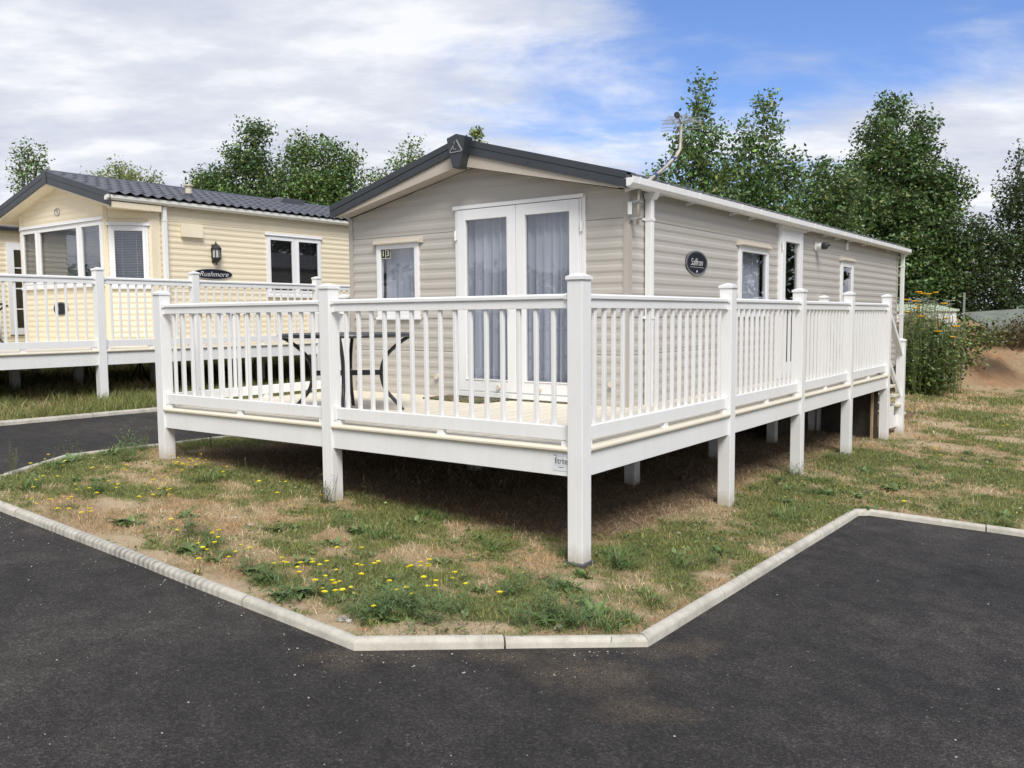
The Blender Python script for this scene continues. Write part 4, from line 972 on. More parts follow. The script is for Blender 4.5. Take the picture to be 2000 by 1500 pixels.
build('side_wall', mb, M['cream'], cream)
mb = MB(); mb.prism([(-13.1, CB, cz-.1), (CS, CB, cz-.1), (CS, CB, CE), (CX, CB, 3.15), (-13.1, CB, CE)], (0, .02, 0)); build('rear_wall', mb, M['cream'], cream)
mb = MB(); mb.prism([(-12.68, CF+.02, 0), (-10.0, CF+.02, 0), (CS-.02, 2.98, 0), (CS-.02, CB-.02, 0), (-13.08, CB-.02, 0), (-13.08, 2.98, 0)], (0, 0, .08))
mb.v = [(x, y, z+cz-.18) for x, y, z in mb.v]; build('underfloor', mb, M['floorin'], cream)
mb = MB(); mb.box(-13.0, CS-.1, 5.0, 5.02, cz, 2.5); mb.box(CS-1.2, CS-1.18, 3.0, CB-.1, cz, 2.5); mb.box(-13.05, CS-.05, CF+.6, CB-.1, 2.5, 2.51); build('interior', mb, M['dark'], cream)
mb = MB()
for tr in ((WC, -.03, .03, cz-.1, CE, .0, .014), (F2, -10.06, -9.985, cz-.1, CE+.02, .004, .016), (WC, LC-.035, LC+.01, cz-.1, CE-.0, .002, .014), (W2, 2.955, 3.10, cz-.1, CE+.0, .002, .018), (F2, -12.72, -12.63, cz-.1, CE+.04, .002, .014)):
    mb = MB(); slab(mb, *tr[0], *tr[1:]); build('corner_trim', mb, M['cream_trim'], cream, bevel=.002)
YC = 2.25; zr = 3.225; hw_ = 1.90
mb = MB()
for s in (-1, 1):
    for a, b, t_ in ((0, .07, .014), (.07, .078, .003), (.078, .165, .012), (.165, .178, .018)):
        mb.prism([(CX, YC, zr-a), (CX+s*hw_, YC, zr-hw_*.262-a), (CX+s*hw_, YC, zr-hw_*.262-b), (CX, YC, zr-b)], (0, -t_, 0))
    mb.prism([(CX, YC-.014, zr+.002), (CX+s*hw_, YC-.014, zr+.002-hw_*.262), (CX+s*hw_, YC-.014, zr+.012-hw_*.262), (CX, YC-.014, zr+.012)], (0, .09, 0))
mb.prism([(CX-.05, YC-.022, zr-.005), (CX+.05, YC-.022, zr-.005), (CX+.045, YC-.022, zr-.19), (CX-.045, YC-.022, zr-.19)], (0, .02, 0))
build('gable_trim', mb, M['anthracite'], cream)
mb = MB()
for s in (-1, 1):
    mb.prism([(CX, YC+.002, zr-.17), (CX+s*1.84, YC+.002, zr-.17-1.84*.262), (CX+s*1.84, YC+.002, zr-.21-1.84*.262), (CX, YC+.002, zr-.205)], (0, .016, 0))
    mb.prism([(CX, YC+.02, zr-.20), (CX+s*1.84, YC+.02, zr-.20-1.84*.262), (CX+s*1.84, YC+.02, zr-.19-1.84*.262), (CX, YC+.02, zr-.19)], (0, 2.96-YC, 0))
build('soffit', mb, M['csoffit'], cream)
mb = MB(); mb.box(CS-.02, CS+.115, YC+.03, 3.085, CE-.09, CE+.0); mb.box(-13.2, -13.1, YC+.03, 3.085, CE-.09, CE); build('eaves_box', mb, M['cream_trim'], cream, bevel=.003)
# pantile roof as one height field per slope
def pantiles(s):
    nu, nv = 640, 34; vs = []; L = 1.93; sl = .262; p = .178; row = .335
    y = np.linspace(YC+.015, CB+.15, nu); t = []
    for r_ in range(6):
        for q in (0, .35, .7, .97, 1.0): t.append((r_+q)*row-.0001*(q == 1.0))
    t = np.array([v for v in t if v <= L]+[L]); T, Yy = np.meshgrid(t, y, indexing='ij')
    ph = (Yy/p) % 1.0; wv = np.where(ph < .62, np.sin(ph/.62*PI)*.022, -np.sin((ph-.62)/.38*PI)*.010)
    fr = (T/row+1e-4) % 1.0; lift = (fr)*.020
    X = CX+s*T; Z = zr+.005-T*sl+wv+lift
    V = np.stack([X.ravel(), Yy.ravel(), Z.ravel()], 1); nx, ny = len(t), nu
    i = (np.arange(nx-1)[:, None]*ny+np.arange(ny-1)[None, :]).ravel()
    f = np.stack([i, i+ny, i+ny+1, i+1], 1) if s < 0 else np.stack([i+1, i+ny+1, i+ny, i], 1)
    if s > 0: f = f[:, ::-1]
    return V, f
Va, fa = pantiles(1); Vb, fb = pantiles(-1)
Vv = np.concatenate([Va, Vb])-np.array(BASE[cream]); ff = np.concatenate([fa, fb[:, ::-1]+len(Va)])
roof2 = npmesh('roof', Vv, ff.ravel(), np.arange(len(ff))*4, np.full(len(ff), 4), M['slate'], parent=cream)
mb = MB(); mb.prism([(CX-.13, YC-.0, zr-.022), (CX-.05, YC, zr+.034), (CX+.05, YC, zr+.034), (CX+.13, YC, zr-.022)], (0, CB-YC+.1, 0))
for y in (6.9, 9.6):
    vb = [(-.16, 0, .03), (.30, 0, -.04)]
    mb.prism([(CX+.02, y-.28, zr+.02), (CX+.34, y-.28, zr-.07), (CX+.34, y-.20, zr+.035), (CX+.02, y-.12, zr+.085)], (0, .56, 0))
build('ridge', mb, M['slate'], cream)
mb = MB(); g2 = [(CS+.06, CE+.015), (CS+.125, CE+.015), (CS+.15, CE+.045), (CS+.15, CE+.09), (CS+.14, CE+.09), (CS+.06, CE+.07)]
mb.prism([(x, YC-.05, z) for x, z in g2], (0, CB-YC+.2, 0)); build('gutter', mb, M['aged'], cream, bevel=.003); mb = MB(); mb.box(CS+.10, CS+.108, YC+.02, CB+.15, CE+.06, zr-1.86*.262-.004); build('eaves_comb', mb, M['slate'], cream)
mb = MB(); mb.box(CS+.02, CS+.085, 3.125, 3.19, cz-.2, CE); dp = build('downpipe', mb, M['upvc'], cream, bevel=.004)
mb = MB(); mb.box(CS+.005, CS+.09, 3.12, 3.195, 2.40, 2.425); build('pipe_clip', mb, M['upvc'], dp)
mb = MB(); mb.lathe((-9.93, 3.86, 2.80), [(.064, 0), (.064, .135)], 16); fl_ = build('flue', mb, M['slate'], cream, smooth=False)
mb = MB(); mb.lathe((-9.93, 3.86, 2.935), [(.054, 0), (.056, .08), (.058, .115), (.084, .12), (.084, .138), (.06, .145)], 16); build('flue_cowl', mb, M['outlet'], fl_)
# windows
def cwindow(W, rect, splits, name='window', fw=.055, blinds='blind', bl_from=0, hood_=True, mat='frame'):
    u0, u1, z0, z1 = rect; mb = MB(); frame(mb, W, u0, u1, z0, z1, .035, -.03, .02)
    for s in splits: slab(mb, *W, s-.035, s+.035, z0+.035, z1-.035, -.02, .019)
    e = [u0+.035]+[v for s in splits for v in (s-.035, s+.035)]+[u1-.035]
    w = build(name, mb, M[mat], cream, bevel=.003)
    for a, b in zip(e[::2], e[1::2]):
        mb = MB(); frame(mb, W, a, b, z0+.035, z1-.035, fw-.015, -.01, .028); build('sash', mb, M[mat], w, bevel=.003)
        pane(W, a+.035, b-.035, z0+.07, z1-.07, .004, w)
        if blinds: blind(W, a+.02, b-.02, z0+.06+bl_from, z1-.07, -.06, w, M[blinds])
    if hood_:
        mb = MB(); slab(mb, *W, u0-.03, u1+.03, z1, z1+.05, .0, .03); slab(mb, *W, u0-.03, u1+.03, z1+.0, z1+.012, .0, .045); build('window_head', mb, M[mat], w, bevel=.003)
    mb = MB(); slab(mb, *W, u0-.02, u1+.02, z0-.05, z0, 0, .045); build('sill', mb, M[mat], w, bevel=.003)
    return w
cwindow(F2, fw_, (-12.09, -10.74), blinds='blind', mat='frame')
cwindow(WC, cw, (), blinds='blind', fw=.06)
cwindow(W2, sw, (5.76,), blinds='blinddark')
# emblem above the bay window, oval badge below
t = thing('emblem', 'small grey ring emblem on the cream gable', 'emblem', (-11.42, CF, 2.62))
mb = MB(); ring(mb, (-11.42, CF-.006, 2.62), (1, 0, 0), Z_, .088, .062, .012, .006); build('ring', mb, M['signgrey'], t)
mb = MB(); mb.prism([(-11.45, CF-.006, 2.66), (-11.41, CF-.006, 2.64), (-11.39, CF-.006, 2.575), (-11.43, CF-.006, 2.61)], (0, -.005, 0)); build('mark', mb, M['signgrey'], t)
t = thing('badge', 'dark oval badge low on the cream front wall behind the balusters', 'sign', (-11.44, CF, 1.062))
mb = MB(); ellipse(mb, (-11.44, CF-.007, 1.062), (1, 0, 0), Z_, .235, .108, .008); build('plate', mb, M['signblack'], t)
mb = MB(); put_text(mb, 'VER', .095, (-11.64, CF-.0165, 1.062), (1, 0, 0), Z_, 0, .95, 'LEFT'); ring(mb, (-11.44, CF-.0155, 1.062), (1, 0, 0), Z_, .222, .098, .005, .001); build('lettering', mb, M['signgrey'], t)
# lantern, plate, vent cover on the side
t = thing('wall_lantern', 'black half lantern with frosted panes on the cream wall above the oval plate', 'wall lantern', (CS, 4.07, 1.95))
lx, ly = CS+.01, 4.075
mb = MB(); mb.box(CS+.006, CS+.02, ly-.05, ly+.05, 1.80, 2.10)
def hex_(mb, prof, n=8):
    mb.lathe((lx+.045, ly, 0), prof, n)
hex_(mb, [(.012, 2.145), (.012, 2.115), (.03, 2.105), (.062, 2.07), (.088, 2.035), (.088, 2.02), (.06, 2.018)][::-1]); build('lantern_cap', mb, M['black'], t)
mb = MB(); hex_(mb, [(.012, 1.765), (.012, 1.795), (.03, 1.805), (.058, 1.83), (.080, 1.865), (.080, 1.885), (.05, 1.886)]); build('lantern_base', mb, M['black'], t)
mb = MB(); hex_(mb, [(.066, 1.88), (.066, 2.02)]); build('pane', mb, M['lampglass'], t)
mb = MB()
for k in range(8):
    q = 2*PI*k/8; mb.tube([(lx+.045+.074*math.cos(q), ly+.074*math.sin(q), 1.87), (lx+.045+.074*math.cos(q), ly+.074*math.sin(q), 2.03)], .0085, 6)
build('lantern_bars', mb, M['black'], t)
t = thing('name_plate', 'long black oval name plate under the lantern on the cream side wall', 'sign', (CS, 4.03, 1.62))
mb = MB(); ellipse(mb, (CS+.007, 4.03, 1.615), Y_, Z_, .375, .088, .010); build('plate', mb, M['signblack'], t)
mb = MB(); ring(mb, (CS+.0172, 4.03, 1.615), Y_, Z_, .375, .088, .010, .0015); build('rim', mb, M['signgrey'], t)
mb = MB(); put_text(mb, 'Rushmore', .118, (CS+.018, 4.045, 1.612), Y_, Z_, .36, 1.12, thin=.0008); build('lettering', mb, M['letter'], t)
mb = MB(); mb.prism([(CS+.006, 3.46, 2.40), (CS+.05, 3.46, 2.40), (CS+.07, 3.46, 2.185), (CS+.006, 3.46, 2.185)], (0, .385, 0)); build('vent_cover', mb, M['cream_trim'], cream, bevel=.004)
# its veranda
deck2 = thing('veranda', 'white plastic veranda with cream deck edge alongside the cream caravan, seen beyond the driveway', 'veranda', (-8.53, 1.48, float(GZ(-8.53, 1.48))))
dz = .434; Y2 = [-2.5, -.55, 1.48, 2.945, 5.309, 7.2]
for y in Y2: post(deck2, -8.53-c_, y+c_, dz)
for a, b, n_ in zip(Y2, Y2[1:], (13, 14, 10, 15, 13)): panel(deck2, (-8.586, a+c_), (-8.586, b+c_), dz, n_)
for a, b in zip(Y2, Y2[1:]):
    mb = MB(); nose(mb, (-8.545, a+.112, dz), (-8.545, b, dz), (1, 0, 0)); build('nosing', mb, M['nosing'], deck2)
    mb = MB(); mb.box(-8.575, -8.553, a+.112, b, dz-.17, dz-.001); build('fascia', mb, M['upvc'], deck2, bevel=.003)
mb = MB(); mb.box(-13.9, -8.56, -2.4, CF, dz-.005, dz+.034); mb.box(CS, -8.56, CF, 7.25, dz-.005, dz+.034); build('floor', mb, M['decking'], deck2)
mb = MB(); mb.box(-13.9, -8.58, -2.38, CF, dz-.10, dz-.006); mb.box(CS, -8.58, CF, 7.2, dz-.10, dz-.006); build('joists', mb, M['floorin'], deck2)
for x, y in ((-13.9, -.6), (-13.9, 1.0), (-13.9, 2.5)): post(deck2, x, y, dz)
panel(deck2, (-13.9, -.6), (-13.9, 1.0), dz, 11); panel(deck2, (-13.9, 1.0), (-13.9, 2.5), dz, 10)
for x, y in ((-10.72, 1.35), (-10.92, 2.41), (-10.29, 3.36), (-12.3, 2.4), (-9.7, 5.0)): post(deck2, x, y, top=dz-.03, cap=False)
garden_table('garden_table', 'black garden table half out of view on the veranda of the cream caravan', (-13.30, 1.80), dz+.035, .3, rad=.55)
def jack(x, y, zt):
    z = float(GZ(x, y)); t = thing('axle_stand', 'black tripod support stand under the cream caravan', 'support stand', (x, y, z), 'black support stands under the cream caravan')
    mb = MB(); mb.lathe((x, y, 0), [(.02, z+.1), (.02, zt-.03), (.07, zt-.03), (.07, zt)], 10); build('column', mb, M['black'], t)
    for k in range(3):
        q = k*2.1+.4; mb = MB(); mb.tube([(x, y, z+.36), (x+.17*math.cos(q), y+.17*math.sin(q), z)], .012, 6); build('leg', mb, M['black'], t)
jack(-11.29, 2.74, cz-.18); jack(-10.94, 3.48, cz-.18); jack(-10.6, 5.6, cz-.18)

# ---------------------------------------------------------------- third caravan, mostly hidden
c3 = thing('static_caravan', 'cream caravan mostly hidden at the far left edge, glazed white doors under a dark eave', 'static caravan', (-16.8, .5, .4))
mb = MB(); W3 = ((-15, 0, 0), (0, 1, 0), (1, 0, 0)); dd = (3.20, 4.6, .6, 2.38)
siding(mb, *W3, .6, .1, lambda z: .5, lambda z: 9, .4, 2.62, (dd,), seams=(2.3,)); build('side_wall', mb, M['cream'], c3)
mb = MB(); mb.prism([(-15, .5, .4), (-15, .5, 2.62), (-16.8, .5, 3.1), (-18.6, .5, 2.62), (-18.6, .5, .4)], (0, .02, 0)); mb.prism([(-15, 9, .4), (-15, 9, 2.62), (-16.8, 9, 3.1), (-18.6, 9, 2.62), (-18.6, 9, .4)], (0, .02, 0)); mb.box(-18.62, -18.6, .5, 9, .4, 2.62)
mb.box(-18.55, -15.6, .6, 8.9, .42, .5); build('wall', mb, M['cream'], c3)
mb = MB()
for s in (-1, 1): mb.prism([(-16.8, .35, 3.12), (-16.8+s*1.95, .35, 2.60), (-16.8+s*1.95, .35, 2.68), (-16.8, .35, 3.20)], (0, 8.8, 0))
build('roof', mb, M['slate'], c3)
mb = MB(); mb.box(-14.90, -14.84, .35, 9.1, 2.60, 2.66); build('gutter', mb, M['black'], c3)
mb = MB(); frame(mb, W3, 3.20, 3.90, .6, 2.38, .13, -.02, .03); frame(mb, W3, 3.90, 4.60, .6, 2.38, .13, -.02, .031)
for a in (3.55, 4.25):
    slab(mb, *W3, a-.012, a+.012, .72, 2.26, .0, .02)
    for z in (1.1, 1.5, 1.9): slab(mb, *W3, a-.23, a+.23, z-.012, z+.012, .001, .019)
dr_ = build('glazed_doors', mb, M['frame'], c3)
pane(W3, 3.3, 4.5, .7, 2.3, -.004, dr_)
mb = MB(); mb.box(-15.5, -15.48, .6, 8.9, .4, 2.6); build('interior', mb, M['dark'], c3)
# ---------------------------------------------------------------- vegetation
def leaf_arrays(C, size, r, up=.35, asp=.62, droop=.0):
    """diamond leaves folded along the midrib: 4 corners, 2 triangles each"""
    n = len(C)
    nrm = r.normal(size=(n, 3)); nrm[:, 2] = np.abs(nrm[:, 2])+up; nrm /= np.linalg.norm(nrm, axis=1)[:, None]
    a = r.normal(size=(n, 3)); a[:, 2] -= droop; a -= (a*nrm).sum(1)[:, None]*nrm; a /= np.linalg.norm(a, axis=1)[:, None]
    b = np.cross(nrm, a); s = size*(.6+.8*r.random(n))[:, None]
    mid = C+a*s*.05
    v = np.stack([C-a*s*.5, mid+b*s*.5*asp-nrm*s*.10, C+a*s*.55, mid-b*s*.5*asp-nrm*s*.10], 1)
    f = np.array([[0, 1, 2], [0, 2, 3]])
    F = (np.arange(n)[:, None, None]*4+f[None]).reshape(-1, 3)
    return v.reshape(-1, 3), F
def tri_obj(name, V, F, mat, tint, parent=None):
    V = V-np.array(BASE.get(parent, Vector((0, 0, 0))))
    return npmesh(name, V, F.ravel(), np.arange(len(F))*3, np.full(len(F), 3), mat, {'tint': tint}, parent=parent)
def tints(n, r, base, var, per):
    c = np.array(base)[None]*(1+var*r.normal(size=(n, 1)))
    c = c*(1+.12*r.normal(size=(n, 3)))
    yl = r.random(n) < .10; c[yl] = c[yl]*np.array([1.9, 1.5, 1.1])
    c = c*.9+.1*c.mean(1)[:, None]; c = np.clip(c*np.array([2.15, 2.0, 1.8]), .008, .6); c = np.concatenate([c, np.ones((n, 1))], 1)
    return np.repeat(c, per, 0)
def crown_points(lobes, dens, r, twig=.16, per=13, view=_U):
    P = []
    for (x, y, z, ru, rv) in lobes:
        rd = .5*(ru+rv)+.12; vol = ru*rd*rv*4.19
        n = max(20, int(dens*vol/per))
        d = r.normal(size=(n*2, 3)); d /= np.linalg.norm(d, axis=1)[:, None]
        q = r.random(n*2)**(1/2.2)
        nz = .80+.42*fbm(d[:, 0]*2.1+x*3+10, d[:, 1]*2.1+d[:, 2]*1.7+y+20, 3)
        q = (q*nz)[:n]; d = d[:n]
        c = np.stack([d[:, 0]*q*ru*_U[0]-d[:, 1]*q*rd*_U[1], d[:, 0]*q*ru*_U[1]+d[:, 1]*q*rd*_U[0], d[:, 2]*q*rv], 1)+np.array([x, y, z])
        k = r.integers(int(per*.5), int(per*1.5), n)
        P.append(np.repeat(c, k, 0)+np.clip(r.normal(size=(k.sum(), 3)), -1.45, 1.45)*np.array([twig, twig, twig*.85])*min(1, max(ru, rv)/.35))
    return np.concatenate(P)
def tree(name, label, lobes, base_xy, leaf=.10, dens=150, col=(.055, .10, .028), var=.28, seed=1, group='trees behind the caravans', cat='tree', stems=3, twigs=40, up=.3):
    r = np.random.default_rng(seed); rr = random.Random(seed)
    bx, by = base_xy; bz = float(terrain(np.array([bx]), np.array([by]))[0])
    t = thing(name, label, cat, (bx, by, bz), group)
    P = crown_points(lobes, dens*3.3, r)
    V, F = leaf_arrays(P, leaf*1.10, r, up=up, droop=.5); tn_ = tints(len(P), r, col, var, 4); cl_ = .62+.80*fbm(P[:, 0]*2.2+P[:, 1]*1.7+40, P[:, 2]*2.6+P[:, 1]*.9+12, 3); tn_[:, :3] *= np.repeat(cl_, 4)[:, None]; tri_obj('crown', V, F, M['leaf'], tn_, t)
    mb = MB(); lb = sorted(lobes, key=lambda l: l[2]); zt = max(l[2] for l in lobes)
    for k in range(stems):
        o = Vector((bx+rr.uniform(-.15, .15), by+rr.uniform(-.15, .15), bz-.1)); tgt = rr.choice(lb[len(lb)//2:])
        e = Vector(tgt[:3]); p = [o]
        for i in range(1, 7):
            s = i/6; w = o.lerp(e, s); w.z = o.z+(e.z-o.z)*s; w += Vector((rr.uniform(-.1, .1), rr.uniform(-.1, .1), 0)); p.append(w)
        mb.tube(p, [.085*(1-s/6)**1.2+.004 for s in range(7)], 7, False)
    for l in (lobes if stems else []):
        for _ in range(3):
            e = Vector(l[:3])+Vector((rr.uniform(-1, 1)*l[3]*.8, rr.uniform(-1, 1)*l[3]*.6, rr.uniform(0, 1)*l[4]*.85))
            o = Vector((bx+(l[0]-bx)*.6, by+(l[1]-by)*.6, l[2]-l[4]*1.2)); m_ = o.lerp(e, .5)+Vector((0, 0, .08)); mb.tube([o, m_, e], [.022, .014, .005], 5, False)
    if mb.v: build('trunk', mb, M['bark'], t)
    return t
TL = {
 'a': ('slender_tree', 'small airy tree rising at the far left behind the cream caravan roof', 0.085, 380, (.075, .125, .045)),
 'b': ('willow_tree', 'wispy yellow green tree top just above the cream caravan ridge', 0.07, 440, (.11, .15, .05)),
 'c': ('poplar_tree', 'bushy green tree with a tall top behind the chimney flue of the cream caravan', 0.088, 500, (.045, .085, .026)),
 'd': ('poplar_tree', 'broad several-topped green tree between the cream caravan and the dark gable', 0.088, 500, (.055, .10, .028)),
 'e': ('poplar_tree', 'light green leafy top peeping over the left roof slope of the taupe lodge', 0.082, 430, (.07, .115, .035)),
 'f': ('poplar_tree', 'tiny tuft of leaves just behind the ridge finial of the taupe lodge', 0.08, 480, (.09, .13, .04)),
 'g': ('poplar_tree', 'tall pointed green tree directly behind the television aerial', 0.09, 390, (.055, .10, .028)),
 'h': ('poplar_tree', 'narrow spire-topped tree with a second lower tip, right of the aerial tree', 0.09, 390, (.05, .095, .028)),
 'i': ('poplar_tree', 'low rounded tree filling the dip between the spire-topped tree and the big twin-topped tree', 0.095, 410, (.05, .09, .028)),
 'j': ('poplar_tree', 'largest dark twin-topped tree rising beyond the far end of the taupe lodge', 0.105, 330, (.042, .08, .024)),
 'k': ('ash_tree', 'dark green tree cut by the right edge of the picture', 0.092, 330, (.032, .055, .020)),
}
for i, (k, lobes) in enumerate(TREES):
    nm, lb, lf, dn, col = TL[k]
    low = min(lobes, key=lambda l: l[2]); cx_ = sum(l[0] for l in lobes)/len(lobes); cy_ = sum(l[1] for l in lobes)/len(lobes)
    lobes = list(lobes)
    if k in 'ghijk':      # let the crowns reach down behind the lodge as hedgerow growth
        for s in (-1, 0, 1):
            lobes.append((low[0]+s*.9*_U[0], low[1]+s*.9*_U[1], low[2]-1.0, 1.1, .75))
    tree(nm, lb, lobes, (cx_, cy_), lf, dn, col, seed=20+i)
# bare twigs sticking out above the right-hand trees are part of tree j; brambles on the bank
BL = {'m': ('bramble_bush', 'leafy bramble bush on the bank just beyond the steps', .075, 420, (.040, .066, .016)),
      'n': ('bramble_bush', 'bright green bramble bush beside the galvanised post', .075, 420, (.055, .085, .018)),
      'o': ('scrub_bush', 'dry brownish green scrub in front of the grey sheet at the right edge', .065, 650, (.060, .058, .026))}
for i, (k, lobes) in enumerate(BUSH):
    nm, lb, lf, dn, col = BL[k]; lobes = list(lobes)
    for l in (list(lobes)[:3] if k == 'm' else []): lobes += [(l[0]-.05, l[1]-.25, l[2]-.35, l[3]*.9, .35), (l[0]-.1, l[1]-.3, l[2]-.68, l[3]*.8, .32)]
    cx_ = sum(l[0] for l in lobes)/len(lobes); cy_ = sum(l[1] for l in lobes)/len(lobes)
    tree(nm, lb, lobes, (cx_, cy_), lf, dn, col, var=.4, seed=50+i, group='bushes on the bank', cat='bush', stems=0)
# tall ragwort with golden heads in front of the white shed
rr = random.Random(5)
rt = None
for i, (x, y, z) in enumerate(RAG):
    zg = float(terrain(np.array([x]), np.array([y]))[0])
    t = thing('ragwort', 'tall wild ragwort with golden yellow flower heads growing on the bank beyond the steps', 'wild flower', (x, y, zg), 'golden ragwort on the bank')
    mb = MB(); heads = [(x, y, z)]+[(x+rr.uniform(-.16, .16), y+rr.uniform(-.16, .16), z-rr.uniform(.08, .35)) for _ in range(3)]
    for h in heads: mb.tube([(x, y, zg), (x*.6+h[0]*.4, y*.6+h[1]*.4, zg+(h[2]-zg)*.6), h], [.009, .006, .003], 5, False)
    build('stem', mb, M['stem'], t)
    r = np.random.default_rng(i+90); n = 110; s = r.random(n); P = np.array([x, y, zg])+np.stack([r.normal(size=n)*.10, r.normal(size=n)*.10, (z-zg)*(.15+.75*s)], 1)
    V, F = leaf_arrays(P, .065, r, asp=.35); tri_obj('foliage', V, F, M['leaf'], tints(n, r, (.08, .12, .04), .3, 4), t)
    for h in heads[:1+(i % 2)]:
        mb = MB(); mb.lathe(h, [(.012, -.02), (.07, -.004), (.075, .0), (.02, .004)], 9)
        for _ in range(9):
            q = (h[0]+rr.uniform(-.06, .06), h[1]+rr.uniform(-.06, .06), h[2]+rr.uniform(-.004, .006)); mb.lathe(q, [(.006, -.008), (.024, .0), (.022, .007), (.008, .011)], 7)
        build('flower_head', mb, M['orange'], t)
# lacy wild carrot style herbs filling the gap before the white shed
r = np.random.default_rng(77); mb = MB()
cnt = 230; P = []; heads = []
for i in range(cnt):
    u = rr.uniform(-.7, .7); v = rr.uniform(-.4, .6); x = -1.4+u*_U[0]+v*_V[0]; y = 18.1+u*_U[1]+v*_V[1]
    zg = float(terrain(np.array([x]), np.array([y]))[0]); h = rr.uniform(1.4, 2.25) if u < .75 else rr.uniform(.8, 1.4)
    q = [(x, y, zg), (x+rr.uniform(-.08, .08), y, zg+h*.6), (x+rr.uniform(-.16, .16), y+rr.uniform(-.1, .1), zg+h)]; mb.tube(q, [.006, .005, .003], 4, False)
    for _ in range(26): s = rr.uniform(.03, 1); P.append((x+(q[2][0]-x)*s+rr.gauss(0, .06), y+rr.gauss(0, .06), zg+h*s))
    heads.append(q[2])
o = build('tall_herbs', mb, M['stem'], None); tag(o, 'lacy tall green herbs with pale seed heads in front of the white shed', 'wild herbs', kind='stuff')
P = np.array(P); V, F = leaf_arrays(P, .055, r, asp=.4); hp = np.repeat(np.array(heads), 14, 0)+r.normal(size=(len(heads)*14, 3))*np.array([.035, .035, .008])
V2, F2_ = leaf_arrays(hp, .028, r, up=3, asp=1)
tn = np.concatenate([tints(len(P), r, (.09, .12, .045), .35, 4), tints(len(hp), r, (.42, .41, .34), .15, 4)])
lo_ = tri_obj('herb_foliage', np.concatenate([V, V2]), np.concatenate([F, F2_+len(V)]), M['leaf'], tn); lo_.parent = o

# the pale shed, the post and the sheet beyond the bank
sh = Vector((-2.75, 22.6, .0)); uu = Vector((_U[0], _U[1], 0)); vv = Vector((_V[0], _V[1], 0))
t = thing('white_shed', 'white shed with a pale green roof strip half hidden by tall herbs beyond the bank', 'shed', sh)
mb = MB(); p = [sh-uu*.4, sh+uu*1.42, sh+uu*1.42+vv*1.6, sh-uu*.4+vv*1.6]; mb.prism([(q.x, q.y, -1.0) for q in p], (0, 0, 1.98)); build('wall', mb, M['upvc'], t)
mb = MB(); p = [sh-uu*.45-vv*.06, sh+uu*1.47-vv*.06, sh+uu*1.47+vv*1.7, sh-uu*.45+vv*1.7]; mb.add([(p[0].x, p[0].y, .98), (p[1].x, p[1].y, .98), (p[2].x, p[2].y, 1.20), (p[3].x, p[3].y, 1.20), (p[0].x, p[0].y, .94), (p[1].x, p[1].y, .94)], [(0, 1, 2, 3), (4, 5, 1, 0)]); build('roof', mb, M['palegreen'], t)
px_, py_ = -.98, 20.6
mb = MB(); zg = float(terrain(np.array([px_]), np.array([py_]))[0]); mb.box(px_-.025, px_+.025, py_-.025, py_+.025, zg, 1.41); o = build('metal_post', mb, M['galv'], None, bevel=.004, at=(px_, py_, zg)); tag(o, 'thin galvanised metal post standing in the bushes near the right edge', 'post')
mb = MB(); a = C0 = Vector((-.70, 22.4, 0)); b_ = a+uu*3.2
mb.add([(a.x, a.y, .50), (b_.x, b_.y, .62), (b_.x+vv.x*1.4, b_.y+vv.y*1.4, 1.08), (a.x+vv.x*1.4+uu.x*.1, a.y+vv.y*1.4, .90), (a.x, a.y, .34), (b_.x, b_.y, .42)], [(0, 1, 2, 3), (4, 5, 1, 0)])
so = mb; o = build('sheet_roof', mb, M['sheet'], None, at=(a.x, a.y, -.4)); sm = o.modifiers.new('thick', 'SOLIDIFY'); sm.thickness = .03; tag(o, 'low grey green sheet roof behind the scrub at the right edge', 'shelter')

# ---------------------------------------------------------------- grass
def blades(x, y, h, w, lean, tint, r, nameo='grass'):
    n = len(x); z = terrain(x, y)-.006
    ang = r.random(n)*2*PI; la = r.random(n)*2*PI; ln = lean*(.3+r.random(n))
    dx = np.cos(ang)*w*.5; dy = np.sin(ang)*w*.5; lx_ = np.cos(la)*ln*h; ly_ = np.sin(la)*ln*h
    hh = h*np.sqrt(np.clip(1-(ln*.8)**2, .05, 1))
    P = np.zeros((n, 5, 3))
    P[:, 0] = np.stack([x-dx, y-dy, z], 1); P[:, 1] = np.stack([x+dx, y+dy, z], 1)
    P[:, 2] = np.stack([x+lx_*.38+dx*.75, y+ly_*.38+dy*.75, z+hh*.6], 1); P[:, 3] = np.stack([x+lx_*.38-dx*.75, y+ly_*.38-dy*.75, z+hh*.6], 1)
    P[:, 4] = np.stack([x+lx_, y+ly_, z+hh], 1)
    i = np.arange(n)[:, None]*5
    tri = np.concatenate([i+np.array([[0, 1, 2]]), i+np.array([[0, 2, 3]]), i+np.array([[3, 2, 4]])], 0)
    return P.reshape(-1, 3), tri, np.repeat(np.concatenate([np.clip(tint, .005, .9), np.ones((n, 1))], 1), 5, 0)
